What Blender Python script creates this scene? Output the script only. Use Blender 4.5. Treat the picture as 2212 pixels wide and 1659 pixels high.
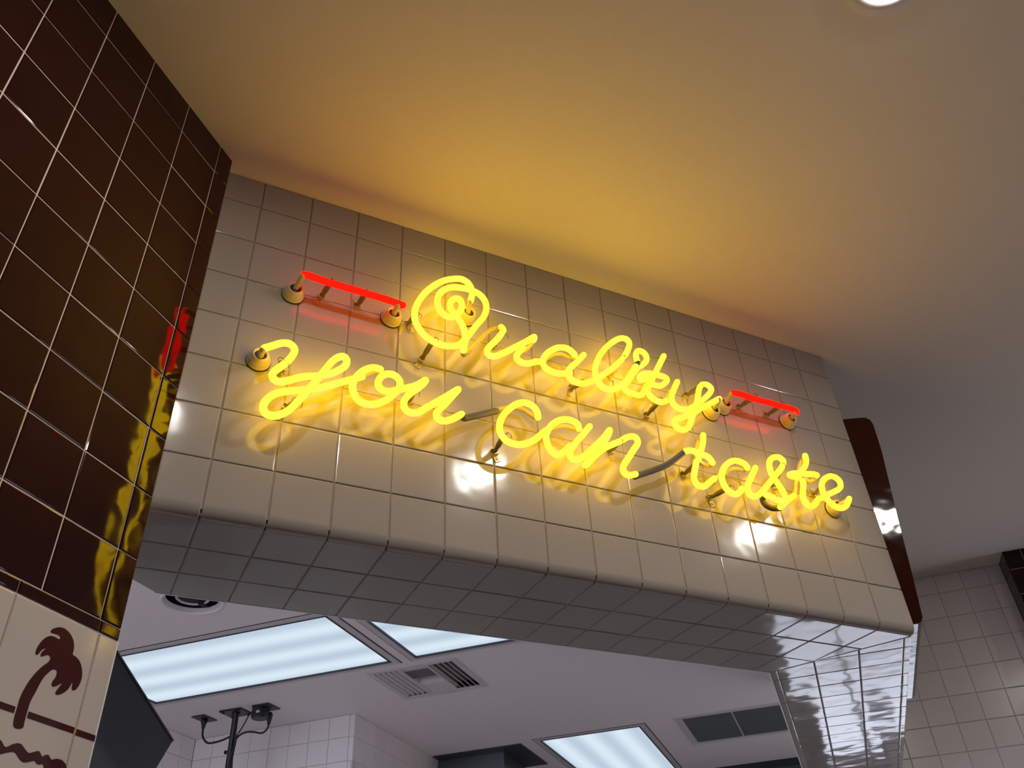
import bpy, bmesh, math, random
from mathutils import Vector, Matrix

random.seed(7)
for o in list(bpy.data.objects):
    bpy.data.objects.remove(o)
SC = bpy.context.scene
COL = SC.collection

# ------------------------------------------------------------------ units
# Lengths below are in wall tiles (one tile = 4.25 in = 0.108 m).  X runs along the
# bulkhead with the neon sign, Y into the kitchen, Z up from the top of the bullnose row.
# The rest of the room stands at 45 degrees to it: D runs along the left wall, E across it.
T = 0.108
ZOFF = 2.361
R2 = math.sqrt(0.5)
ZC = 6.77        # dining ceiling
ZK = 4.02        # kitchen ceiling
ZS = -1.006      # underside of the bulkhead
ZF = -ZOFF / T   # floor


def P(x, y, z):
    return Vector((x * T, y * T, z * T + ZOFF))


def DE(d, e, z):
    return P((d + e) * R2, (d - e) * R2, z)


# ------------------------------------------------------------------ camera, world, exposure
cam = bpy.data.cameras.new('camera')
cam.sensor_width = 36.0
cam.sensor_fit = 'HORIZONTAL'
cam.lens = 1840.33 / 2212.0 * 36.0
cam.clip_start = 0.02
camo = bpy.data.objects.new('camera', cam)
COL.objects.link(camo)
rx = Vector((0.90150762, -0.43014732, -0.04751103))
ry = Vector((0.22745720, 0.56436004, -0.79357481))
rz = Vector((0.36816741, 0.70460700, 0.60661498))
m = Matrix.Identity(4)
for i in range(3):
    m[i][0] = rx[i]; m[i][1] = -ry[i]; m[i][2] = -rz[i]
m.translation = P(-0.95268, -12.31106, -7.51136)
camo.matrix_world = m
SC.camera = camo

WORLD_STRENGTH = 3.25
w = bpy.data.worlds.new('surroundings')
SC.world = w
w.use_nodes = True
bg = w.node_tree.nodes['Background']
bg.inputs[0].default_value = (0.82, 0.87, 1.03, 1)
bg.inputs[1].default_value = WORLD_STRENGTH

SC.view_settings.view_transform = 'Standard'
SC.view_settings.look = 'None'
SC.view_settings.exposure = 0.0
SC.view_settings.gamma = 1.0
SC.view_settings.use_curve_mapping = False

NEON_YELLOW = (1.0, 0.575, 0.016)
NEON_YELLOW_STRENGTH = 6.8
NEON_RED = (1.0, 0.0022, 0.0006)
NEON_RED_STRENGTH = 6.5
PANEL_STRENGTH = 1.0
DOWNLIGHT_STRENGTH = 235.0


# ------------------------------------------------------------------ materials
def mat(name, base, rough=0.5, metal=0.0, spec=0.5, bump=None, vary=None, coat=0.0, mottled=0.0):
    """Principled material; bump = (scale, strength, distance), vary = colour jitter per object."""
    m_ = bpy.data.materials.new(name)
    m_.use_nodes = True
    nt = m_.node_tree
    b = nt.nodes['Principled BSDF']
    b.inputs['Base Color'].default_value = (*base, 1)
    b.inputs['Roughness'].default_value = rough
    b.inputs['Metallic'].default_value = metal
    b.inputs['Specular IOR Level'].default_value = spec
    if coat:
        b.inputs['Coat Weight'].default_value = coat
        b.inputs['Coat Roughness'].default_value = 0.03
    geo = nt.nodes.new('ShaderNodeNewGeometry')
    if bump:
        n = nt.nodes.new('ShaderNodeTexNoise')
        n.inputs['Scale'].default_value = bump[0]
        n.inputs['Detail'].default_value = bump[3] if len(bump) > 3 else 1.0
        nt.links.new(geo.outputs['Position'], n.inputs['Vector'])
        bp = nt.nodes.new('ShaderNodeBump')
        bp.inputs['Strength'].default_value = bump[1]
        bp.inputs['Distance'].default_value = bump[2]
        nt.links.new(n.outputs['Fac'], bp.inputs['Height'])
        nt.links.new(bp.outputs['Normal'], b.inputs['Normal'])
    if vary or mottled:
        info = nt.nodes.new('ShaderNodeObjectInfo')
        hsv = nt.nodes.new('ShaderNodeHueSaturation')
        hsv.inputs['Color'].default_value = (*base, 1)
        mr = nt.nodes.new('ShaderNodeMapRange')
        v = vary or 0.0
        mr.inputs['To Min'].default_value = 1 - v
        mr.inputs['To Max'].default_value = 1 + v
        nt.links.new(info.outputs['Random'], mr.inputs['Value'])
        if mottled:
            n2 = nt.nodes.new('ShaderNodeTexNoise')
            n2.inputs['Scale'].default_value = 9.0
            n2.inputs['Detail'].default_value = 4.0
            nt.links.new(geo.outputs['Position'], n2.inputs['Vector'])
            mr2 = nt.nodes.new('ShaderNodeMapRange')
            mr2.inputs['To Min'].default_value = 1 - mottled
            mr2.inputs['To Max'].default_value = 1 + mottled
            nt.links.new(n2.outputs['Fac'], mr2.inputs['Value'])
            mu = nt.nodes.new('ShaderNodeMath'); mu.operation = 'MULTIPLY'
            nt.links.new(mr.outputs['Result'], mu.inputs[0])
            nt.links.new(mr2.outputs['Result'], mu.inputs[1])
            nt.links.new(mu.outputs[0], hsv.inputs['Value'])
        else:
            nt.links.new(mr.outputs['Result'], hsv.inputs['Value'])
        nt.links.new(hsv.outputs['Color'], b.inputs['Base Color'])
    return m_


def emit(name, col, strength):
    m_ = bpy.data.materials.new(name)
    m_.use_nodes = True
    nt = m_.node_tree
    nt.nodes.remove(nt.nodes['Principled BSDF'])
    e = nt.nodes.new('ShaderNodeEmission')
    e.inputs[0].default_value = (*col, 1)
    e.inputs[1].default_value = strength
    nt.links.new(e.outputs[0], nt.nodes['Material Output'].inputs[0])
    return m_


def neon_tube(name, core, rim, strength):
    """Glowing tube: the phosphor coat is paler face on, purer and dimmer at the rim, slightly uneven along its length."""
    m_ = bpy.data.materials.new(name)
    m_.use_nodes = True
    nt = m_.node_tree
    nt.nodes.remove(nt.nodes['Principled BSDF'])
    e = nt.nodes.new('ShaderNodeEmission')
    lw = nt.nodes.new('ShaderNodeLayerWeight'); lw.inputs['Blend'].default_value = 0.35
    geo = nt.nodes.new('ShaderNodeNewGeometry')
    n = nt.nodes.new('ShaderNodeTexNoise'); n.inputs['Scale'].default_value = 13.0
    nt.links.new(geo.outputs['Position'], n.inputs['Vector'])
    mix = nt.nodes.new('ShaderNodeMix'); mix.data_type = 'RGBA'
    mix.inputs[6].default_value = (*core, 1); mix.inputs[7].default_value = (*rim, 1)
    nt.links.new(lw.outputs['Facing'], mix.inputs[0])
    nt.links.new(mix.outputs[2], e.inputs[0])
    mr = nt.nodes.new('ShaderNodeMapRange')
    mr.inputs['From Min'].default_value = 0.3; mr.inputs['From Max'].default_value = 0.7
    mr.inputs['To Min'].default_value = strength * 0.8; mr.inputs['To Max'].default_value = strength * 1.2
    nt.links.new(n.outputs['Fac'], mr.inputs['Value'])
    nt.links.new(mr.outputs['Result'], e.inputs[1])
    nt.links.new(e.outputs[0], nt.nodes['Material Output'].inputs[0])
    return m_


M = {}
M['tile_white'] = mat('glazed white tile', (0.375, 0.335, 0.30), 0.11, spec=0.36, bump=(16, 0.16, 0.004), vary=0.03)
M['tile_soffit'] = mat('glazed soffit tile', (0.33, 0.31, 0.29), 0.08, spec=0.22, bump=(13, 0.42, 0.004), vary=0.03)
M['tile_brown'] = mat('glazed brown tile', (0.020, 0.0034, 0.0030), 0.06, spec=0.27, bump=(14, 0.34, 0.004), vary=0.10)
M['tile_kitchen'] = mat('kitchen white tile', (0.85, 0.81, 0.83), 0.22, bump=(16, 0.1, 0.003), vary=0.03)
M['grout_dark'] = mat('grey grout', (0.34, 0.30, 0.25), 0.9, bump=(300, 0.3, 0.001))
M['far_paint'] = mat('far kitchen wall', (0.22, 0.19, 0.19), 0.5)
M['grout_kitchen'] = mat('kitchen grout', (0.55, 0.52, 0.52), 0.9, bump=(300, 0.3, 0.001))
M['tile_dado'] = mat('glazed cream dado tile', (0.52, 0.46, 0.41), 0.10, bump=(16, 0.1, 0.004))
M['grout_light'] = mat('pale grout', (0.66, 0.53, 0.46), 0.9, bump=(300, 0.3, 0.001))
M['plaster'] = mat('painted ceiling plaster', (0.82, 0.765, 0.69), 0.75, spec=0.3, bump=(160, 0.12, 0.002, 4))
M['plaster_kitchen'] = mat('kitchen ceiling paint', (0.79, 0.745, 0.77), 0.6, spec=0.3, bump=(120, 0.06, 0.002, 3))
M['floor'] = mat('dining floor paving', (0.055, 0.030, 0.024), 0.5, bump=(40, 0.1, 0.002))
M['floor_kitchen'] = mat('kitchen floor paving', (0.74, 0.68, 0.64), 0.5, bump=(40, 0.1, 0.002))
M['dining_paint'] = mat('dining wall paint', (0.30, 0.22, 0.17), 0.6)
M['print'] = mat('dark red print', (0.050, 0.006, 0.007), 0.12, spec=0.25, bump=(16, 0.25, 0.004))
M['brown_panel'] = mat('brown glazed cladding', (0.026, 0.005, 0.0035), 0.06, spec=0.22, bump=(17, 0.4, 0.004))
M['ceramic'] = mat('cream ceramic', (0.60, 0.52, 0.36), 0.35)
M['black'] = mat('black', (0.006, 0.006, 0.006), 0.6)
M['black_gloss'] = mat('dark glossy reflector', (0.012, 0.012, 0.015), 0.15)
M['glass_stub'] = mat('cream painted glass', (0.58, 0.48, 0.22), 0.25)
M['painted_glass'] = mat('blocked out glass', (0.42, 0.36, 0.13), 0.3)
M['sleeve'] = mat('grey rubber sleeve', (0.085, 0.085, 0.075), 0.5)
M['support_glass'] = mat('smoky glass post', (0.14, 0.11, 0.05), 0.25)
M['clip'] = mat('support clip metal', (0.45, 0.38, 0.24), 0.4, metal=0.5)
M['wire'] = mat('tie wire', (0.02, 0.015, 0.01), 0.5)
M['white_metal'] = mat('white painted metal', (0.62, 0.58, 0.60), 0.4)
M['frame_metal'] = mat('grey lilac frame', (0.58, 0.54, 0.57), 0.5)
M['frame_dark'] = mat('dark frame lip', (0.03, 0.03, 0.045), 0.5)
M['chrome'] = mat('chrome', (0.75, 0.75, 0.78), 0.12, metal=1.0)
M['dark_metal'] = mat('dark grey metal', (0.030, 0.033, 0.040), 0.45, bump=(6, 0.05, 0.01))
M['steel'] = mat('stainless steel', (0.13, 0.15, 0.16), 0.3, metal=0.7)
M['teal_metal'] = mat('dark teal metal', (0.02, 0.04, 0.05), 0.4)
M['iron'] = mat('black iron', (0.010, 0.011, 0.014), 0.4)
M['cable'] = mat('black cable', (0.008, 0.008, 0.010), 0.5)
M['grille'] = mat('dark grey grille', (0.13, 0.15, 0.16), 0.6)
M['edge_trim'] = mat('white edge strip', (0.75, 0.75, 0.78), 0.3)
M['neon_yellow'] = neon_tube('yellow neon', NEON_YELLOW, (1.0, 0.60, 0.003), NEON_YELLOW_STRENGTH)
M['neon_red'] = emit('red neon', NEON_RED, NEON_RED_STRENGTH)
M['downlight'] = emit('downlight lens', (1.0, 0.95, 0.88), DOWNLIGHT_STRENGTH)


def panel_material():
    """Prismatic troffer lens: soft bands from the tubes behind it, fine ribs."""
    m_ = bpy.data.materials.new('prismatic light panel')
    m_.use_nodes = True
    nt = m_.node_tree
    nt.nodes.remove(nt.nodes['Principled BSDF'])
    e = nt.nodes.new('ShaderNodeEmission')
    tc = nt.nodes.new('ShaderNodeTexCoord')
    sep = nt.nodes.new('ShaderNodeSeparateXYZ')
    nt.links.new(tc.outputs['Object'], sep.inputs[0])

    def wave(out, freq, phase, lo, hi):
        a = nt.nodes.new('ShaderNodeMath'); a.operation = 'MULTIPLY_ADD'
        a.inputs[1].default_value = freq; a.inputs[2].default_value = phase
        nt.links.new(out, a.inputs[0])
        s_ = nt.nodes.new('ShaderNodeMath'); s_.operation = 'SINE'
        nt.links.new(a.outputs[0], s_.inputs[0])
        r = nt.nodes.new('ShaderNodeMapRange')
        r.inputs['From Min'].default_value = -1; r.inputs['From Max'].default_value = 1
        r.inputs['To Min'].default_value = lo; r.inputs['To Max'].default_value = hi
        nt.links.new(s_.outputs[0], r.inputs['Value'])
        return r.outputs['Result']
    w1 = wave(sep.outputs['Y'], 2 * math.pi / (4.9 * T / 3), 0.6, 0.0, 1.0)
    ad = nt.nodes.new('ShaderNodeMath'); ad.operation = 'ADD'
    nt.links.new(sep.outputs['X'], ad.inputs[0]); nt.links.new(sep.outputs['Y'], ad.inputs[1])
    w2 = wave(ad.outputs[0], 2 * math.pi / 0.017, 0.0, 0.97, 1.03)
    mix = nt.nodes.new('ShaderNodeMix'); mix.data_type = 'RGBA'
    mix.inputs[6].default_value = (0.50, 0.61, 0.72, 1)
    mix.inputs[7].default_value = (0.70, 0.82, 0.92, 1)
    nt.links.new(w1, mix.inputs[0])
    nt.links.new(mix.outputs[2], e.inputs[0])
    mu = nt.nodes.new('ShaderNodeMath'); mu.operation = 'MULTIPLY'
    mu.inputs[1].default_value = PANEL_STRENGTH
    nt.links.new(w2, mu.inputs[0])
    nt.links.new(mu.outputs[0], e.inputs[1])
    nt.links.new(e.outputs[0], nt.nodes['Material Output'].inputs[0])
    return m_


M['panel'] = panel_material()


# ------------------------------------------------------------------ helpers
def tag(o, label=None, cat=None, group=None, kind=None):
    if label: o['label'] = label
    if cat: o['category'] = cat
    if group: o['group'] = group
    if kind: o['kind'] = kind
    return o


def link(o, parent=None):
    COL.objects.link(o)
    if parent:
        o.parent = parent
    return o


def empty(name, loc, label, cat, group=None):
    o = bpy.data.objects.new(name, None)
    o.empty_display_size = 0.05
    COL.objects.link(o)
    o.location = loc
    return tag(o, label, cat, group)


def origin_of(parent):
    p_ = Vector((0, 0, 0))
    while parent:
        p_ = p_ + parent.location
        parent = parent.parent
    return p_


def obj(name, bm_or_mesh, material, parent=None, label=None, smooth=False):
    """Link a mesh given in world metres; a child keeps its place relative to its parent's origin."""
    if isinstance(bm_or_mesh, bmesh.types.BMesh):
        bm = bm_or_mesh
        bmesh.ops.recalc_face_normals(bm, faces=bm.faces)
        me = bpy.data.meshes.new(name)
        c = origin_of(parent)
        if c.length > 0:
            bmesh.ops.translate(bm, verts=bm.verts, vec=-c)
        bm.to_mesh(me); bm.free()
    else:
        me = bm_or_mesh
    if smooth:
        for p_ in me.polygons:
            p_.use_smooth = True
    me.materials.append(material)
    o = bpy.data.objects.new(name, me)
    link(o, parent)
    if label: o['label'] = label
    return o


def placed(name, mesh, matrix, parent):
    o = bpy.data.objects.new(name, mesh)
    link(o, parent)
    o.matrix_local = matrix
    return o


def add_box8(bm, pts):
    """pts: 4 bottom then 4 top corners."""
    v = [bm.verts.new(p_) for p_ in pts]
    for f in ((0, 3, 2, 1), (4, 5, 6, 7), (0, 1, 5, 4), (1, 2, 6, 5), (2, 3, 7, 6), (3, 0, 4, 7)):
        bm.faces.new([v[i] for i in f])


def add_box_de(bm, d0, d1, e0, e1, z0, z1):
    add_box8(bm, [DE(d0, e0, z0), DE(d0, e1, z0), DE(d1, e1, z0), DE(d1, e0, z0),
                  DE(d0, e0, z1), DE(d0, e1, z1), DE(d1, e1, z1), DE(d1, e0, z1)])


def add_prism(bm, pts0, pts1):
    a = [bm.verts.new(p_) for p_ in pts0]
    b = [bm.verts.new(p_) for p_ in pts1]
    n = len(a)
    bm.faces.new(a[::-1]); bm.faces.new(b)
    for i in range(n):
        bm.faces.new((a[i], a[(i + 1) % n], b[(i + 1) % n], b[i]))


def add_tube(bm, pts, r, seg=8, caps=True, radii=None):
    """Round tube along world points, hemispherical ends."""
    pts = [Vector(p_) for p_ in pts]
    n = len(pts)
    tang = []
    for i in range(n):
        a = pts[max(i - 1, 0)]; b = pts[min(i + 1, n - 1)]
        t = (b - a)
        tang.append(t.normalized() if t.length > 1e-9 else Vector((0, 0, 1)))
    up = Vector((0, 1, 0))
    if abs(tang[0].dot(up)) > 0.9:
        up = Vector((1, 0, 0))
    nrm = (up - tang[0] * up.dot(tang[0])).normalized()
    rings = []
    prof = []
    if caps:
        for a in (0.15, 0.6):
            prof.append((0, -math.cos(a * math.pi / 2), math.sin(a * math.pi / 2)))
    for i in range(n):
        prof.append((i, 0, 1))
    if caps:
        for a in (0.6, 0.15):
            prof.append((n - 1, math.cos(a * math.pi / 2), math.sin(a * math.pi / 2)))
    last = 0
    for i, off, sc in prof:
        if i != last:
            nrm = (nrm - tang[i] * nrm.dot(tang[i])).normalized()
            last = i
        bn = tang[i].cross(nrm)
        rr = r if radii is None else radii[i]
        c = pts[i] + tang[i] * off * rr
        rings.append([bm.verts.new(c + (nrm * math.cos(2 * math.pi * k / seg) + bn * math.sin(2 * math.pi * k / seg)) * rr * sc)
                      for k in range(seg)])
    for a, b in zip(rings, rings[1:]):
        for k in range(seg):
            bm.faces.new((a[k], a[(k + 1) % seg], b[(k + 1) % seg], b[k]))
    bm.faces.new(rings[0][::-1]); bm.faces.new(rings[-1])


def add_lathe(bm, base, axis, prof, seg=20, closed=True):
    """prof: list of (radius, height along axis)."""
    axis = Vector(axis).normalized()
    u = axis.orthogonal().normalized(); v = axis.cross(u)
    rings = []
    for r, h in prof:
        rings.append([bm.verts.new(base + axis * h + (u * math.cos(2 * math.pi * k / seg) + v * math.sin(2 * math.pi * k / seg)) * r)
                      for k in range(seg)])
    for a, b in zip(rings, rings[1:]):
        for k in range(seg):
            bm.faces.new((a[k], a[(k + 1) % seg], b[(k + 1) % seg], b[k]))
    if closed:
        bm.faces.new(rings[0][::-1]); bm.faces.new(rings[-1])


def smooth_path(pts, sub=4):
    pts = [Vector(p_) for p_ in pts]
    if len(pts) < 3:
        return [pts[0].lerp(pts[-1], t / 4) for t in range(5)]
    out = []
    ext = [pts[0] * 2 - pts[1]] + pts + [pts[-1] * 2 - pts[-2]]
    for i in range(1, len(ext) - 2):
        p0, p1, p2, p3 = ext[i - 1:i + 3]
        # centripetal spacing keeps tight bends round
        t01 = max((p1 - p0).length, 1e-5) ** 0.5
        t12 = max((p2 - p1).length, 1e-5) ** 0.5
        t23 = max((p3 - p2).length, 1e-5) ** 0.5
        m1 = (p2 - p1 + t12 * ((p1 - p0) / t01 - (p2 - p0) / (t01 + t12)))
        m2 = (p2 - p1 + t12 * ((p3 - p2) / t23 - (p3 - p1) / (t12 + t23)))
        for k in range(sub):
            t = k / sub
            a = 2 * (p1 - p2) + m1 + m2
            b = -3 * (p1 - p2) - 2 * m1 - m2
            out.append(a * t ** 3 + b * t ** 2 + m1 * t + p1)
    out.append(pts[-1])
    return out


# -------- tiles: clipped polygons with a small pillow edge, shared by shape
GAP = 0.026
BEV = 0.018
THICK = 0.06
_tiles = {}


def clip_half(poly, a, b, c):
    """keep a*x + b*y >= c"""
    out = []
    n = len(poly)
    for i in range(n):
        p_, q = poly[i], poly[(i + 1) % n]
        dp = a * p_[0] + b * p_[1] - c
        dq = a * q[0] + b * q[1] - c
        if dp >= 0:
            out.append(p_)
        if (dp > 0 > dq) or (dp < 0 < dq):
            t = dp / (dp - dq)
            out.append((p_[0] + (q[0] - p_[0]) * t, p_[1] + (q[1] - p_[1]) * t))
    return out


def inset(poly, d):
    n = len(poly)
    res = []
    for i in range(n):
        p0, p1, p2 = poly[i - 1], poly[i], poly[(i + 1) % n]
        a = Vector((p1[0] - p0[0], p1[1] - p0[1])); b = Vector((p2[0] - p1[0], p2[1] - p1[1]))
        if a.length < 1e-6 or b.length < 1e-6:
            return None
        na = Vector((-a.y, a.x)).normalized(); nb = Vector((-b.y, b.x)).normalized()
        k = 1 + na.dot(nb)
        if k < 0.05:
            return None
        res.append(tuple(Vector(p1) + (na + nb) * (d / k)))
    return res


def area(poly):
    return 0.5 * sum(p_[0] * q[1] - q[0] * p_[1] for p_, q in zip(poly, poly[1:] + poly[:1]))


def tile_mesh(poly, material, gap=GAP, bev=BEV, cushion=0.0):
    key = (material.name, gap, cushion, tuple((round(a, 3), round(b, 3)) for a, b in poly))
    if key in _tiles:
        return _tiles[key]
    outer = inset(poly, gap / 2)
    if outer is None or area(outer) < 0.01:
        return None
    mid = inset(poly, gap / 2 + bev * 0.3)
    inn = inset(poly, gap / 2 + bev)
    if inn is None or area(inn) < 0.004:
        return None
    layers = [(outer, -THICK), (outer, -bev * 0.7), (mid, -bev * 0.22), (inn, 0.0)]
    bm = bmesh.new()
    rings = [[bm.verts.new((a * T, b * T, h * T)) for a, b in L] for L, h in layers]
    n = len(poly)
    for r0, r1 in zip(rings, rings[1:]):
        for k in range(n):
            bm.faces.new((r0[k], r0[(k + 1) % n], r1[(k + 1) % n], r1[k]))
    nf = len(bm.faces)
    if cushion:     # gently domed face
        us = [q[0] for q in poly]; vs = [q[1] for q in poly]
        half = min(max(us) - min(us), max(vs) - min(vs)) / 2
        edge_h = (half - gap / 2 - bev) ** 2 * cushion
        for r0 in rings:
            for v in r0:
                v.co.z -= edge_h * T
        rings.append([bm.verts.new(v.co) for v in rings[-1]])     # the dome shades on its own
        for fr in (0.55, 0.2):
            L = inset(poly, half * (1 - fr))
            rings.append([bm.verts.new((a * T, b * T, -((half * fr) ** 2) * cushion * T)) for a, b in L])
        for r0, r1 in zip(rings[-3:], rings[-2:]):
            for k in range(n):
                bm.faces.new((r0[k], r0[(k + 1) % n], r1[(k + 1) % n], r1[k]))
    bm.faces.new(rings[-1])
    me = bpy.data.meshes.new('tile')
    bm.to_mesh(me); bm.free()
    if cushion:
        for p_ in me.polygons:
            p_.use_smooth = p_.index >= nf
    me.materials.append(material)
    _tiles[key] = me
    return me


def lay_tile(parent, poly, org, ux, vy, material, name='tile', tilt=0.0016, gap=GAP, yaw=0.0, cushion=0.0):
    """poly in (u, v) tiles, on the plane through org (metres) spanned by unit vectors ux, vy."""
    cx = math.floor(min(p_[0] for p_ in poly) + 1e-6); cy = math.floor(min(p_[1] for p_ in poly) + 1e-6)
    loc = [(a - cx, b - cy) for a, b in poly]
    me = tile_mesh(loc, material, gap, cushion=cushion)
    if me is None:
        return None
    n = ux.cross(vy)
    m_ = Matrix.Identity(4)
    for i in range(3):
        m_[i][0] = ux[i]; m_[i][1] = vy[i]; m_[i][2] = n[i]
    m_.translation = org + ux * (cx * T) + vy * (cy * T) + n * (random.uniform(-0.0002, 0.0002))
    j = Matrix.Rotation(random.uniform(-tilt, tilt), 4, 'X') @ Matrix.Rotation(yaw + random.uniform(-tilt, tilt), 4, 'Y')
    t_ = placed(name, me, m_ @ j, parent)
    t_.matrix_basis = m_ @ j
    return t_


def rect(u0, u1, v0, v1):
    return [(u0, v0), (u1, v0), (u1, v1), (u0, v1)]


XA, YA, ZA = Vector((1, 0, 0)), Vector((0, 1, 0)), Vector((0, 0, 1))
DA, EA = Vector((R2, R2, 0)), Vector((R2, -R2, 0))


def holed_grid(bm, us, vs, holes, circles, to3, keep):
    """A flat sheet cut at us / vs with rectangular and round openings; keep = list of convex regions (half-planes)."""
    us = sorted(set(us + [h[0] for h in holes] + [h[1] for h in holes] + [c[0] - c[2] for c in circles] + [c[0] + c[2] for c in circles]))
    vs = sorted(set(vs + [h[2] for h in holes] + [h[3] for h in holes] + [c[1] - c[2] for c in circles] + [c[1] + c[2] for c in circles]))

    def face(poly):
        for reg in keep:
            q = poly
            for h in reg:
                q = clip_half(q, *h)
                if len(q) < 3:
                    break
            if len(q) >= 3 and abs(area(q)) > 1e-6:
                try:
                    bm.faces.new([bm.verts.new(to3(*p_)) for p_ in q])
                except ValueError:
                    pass
    for u0, u1 in zip(us, us[1:]):
        for v0, v1 in zip(vs, vs[1:]):
            cu, cv = (u0 + u1) / 2, (v0 + v1) / 2
            if any(h[0] < cu < h[1] and h[2] < cv < h[3] for h in holes):
                continue
            if any(abs(cu - c[0]) < c[2] and abs(cv - c[1]) < c[2] for c in circles):
                continue
            face(rect(u0, u1, v0, v1))
    for cu, cv, r in circles:
        n = 32
        for k in range(n):
            a0, a1 = 2 * math.pi * k / n, 2 * math.pi * (k + 1) / n
            p0 = (math.cos(a0), math.sin(a0)); p1 = (math.cos(a1), math.sin(a1))
            s0 = 1 / max(abs(p0[0]), abs(p0[1])); s1 = 1 / max(abs(p1[0]), abs(p1[1]))
            face([(cu + p0[0] * r * s0, cv + p0[1] * r * s0), (cu + p1[0] * r * s1, cv + p1[1] * r * s1),
                  (cu + p1[0] * r, cv + p1[1] * r), (cu + p0[0] * r, cv + p0[1] * r)][::-1])


# ------------------------------------------------------------------ the large structure
def structure(name, bm, material, smooth=False):
    o = obj(name, bm, material)
    o['kind'] = 'structure'
    return o


bm = bmesh.new()
add_box_de(bm, -60, 4, -40, 45, ZF - 1, ZF)
add_box_de(bm, 4, 28, 10, 45, ZF - 1, ZF)
structure('floor', bm, M['floor'])
bm = bmesh.new()
add_box_de(bm, 4, 28, -40, 10, ZF - 1, ZF)
add_box_de(bm, 28, 62, -40, 45, ZF - 1, ZF)
structure('floor', bm, M['floor_kitchen'])
# dining room walls behind the photographer
bm = bmesh.new()
add_box_de(bm, -41, -40, -2.38, 45, ZF, ZC)
structure('wall_behind', bm, M['dining_paint'])
bm = bmesh.new()
add_box_de(bm, -40, 21.5, 44, 45, ZF, ZC)
add_box_de(bm, 29.2, 62, 44, 45, ZF, ZC)
structure('wall_far_side', bm, M['dining_paint'])

DOWNLIGHTS = [(8.74, -8.78), (19.9, -8.95), (-1.15, -9.1), (31.1, -9.0)]  # the last is added out of view to brighten the right white wall
DL_R = 0.56
bm = bmesh.new()
holed_grid(bm, [-45, 80], [-70, 60], [], [(x, y, DL_R) for x, y in DOWNLIGHTS], lambda a, b: P(a, b, ZC), [[(1, -1, -2.4 / R2)]])
structure('ceiling', bm, M['plaster'])

CAN = (11.87, -9.82, 0.97)
DIFF = (20.55, 23.75, -7.75, -4.45)
GRILLE = (32.85, 37.45, 2.22, 6.90)
PANELS = [(14.70, 19.60, -17.15, -6.60), (14.70, 19.60, -5.48, 5.07), (33.0, 43.55, -4.85, 0.10)]
bm = bmesh.new()
holed_grid(bm, [-4, 60], [-30, 7.45],
           [DIFF, GRILLE] + PANELS, [CAN], lambda a, b: DE(a, b, ZK),
           [[(0, 1, -2.38), (1, -1, 3.06 / R2)], [(0, -1, 2.38)]])
structure('ceiling', bm, M['plaster_kitchen'])

# --- the bulkhead that carries the sign, with its right arm running back along D
BACK_Y = 3.10
ARM_IN, ARM_OUT = 7.36, 10.50
inner = (ARM_IN / R2 + BACK_Y, BACK_Y)
arm_far = 30.0
fp = [(-1.02, 0.02), (14.98, 0.02), (0.18 + ARM_OUT / R2, 0.18)]
far_o = ((arm_far + ARM_OUT) * R2, (arm_far - ARM_OUT) * R2)
far_i = ((arm_far + ARM_IN) * R2, (arm_far - ARM_IN) * R2)
fp += [far_o, far_i, inner, (-2.38 / R2 + BACK_Y, BACK_Y), ((-0.72 - 2.38) * R2, (-0.72 + 2.38) * R2)]
bm = bmesh.new()
add_prism(bm, [P(x, y, -0.88) for x, y in fp], [P(x, y, ZC) for x, y in fp])
fp2 = [(-1.02, 0.17), (14.98, 0.17)] + fp[2:]
add_prism(bm, [P(x, y, ZS + 0.02) for x, y in fp2], [P(x, y, -0.955) for x, y in fp2])
fp3 = [(-1.02, 0.075), (14.98, 0.075)] + fp[2:]
add_prism(bm, [P(x, y, -0.955) for x, y in fp3], [P(x, y, -0.88) for x, y in fp3])
wall_front = structure('wall_front', bm, M['grout_dark'])

FACE = P(0, 0, 0)
END_X = 15.03
for i in range(-1, 15):
    u0, u1 = i, (i + 1 if i < 14 else END_X)
    lay_tile(wall_front, rect(u0, u1, 6, ZC), FACE, XA, ZA, M['tile_white'])
    for j in range(6):
        lay_tile(wall_front, rect(u0, u1, j, j + 1), FACE, XA, ZA, M['tile_white'])

# bullnose row: a face that rolls under into the soffit
RAD, RV = 0.15, 0.21   # depth and height of the roll


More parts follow.
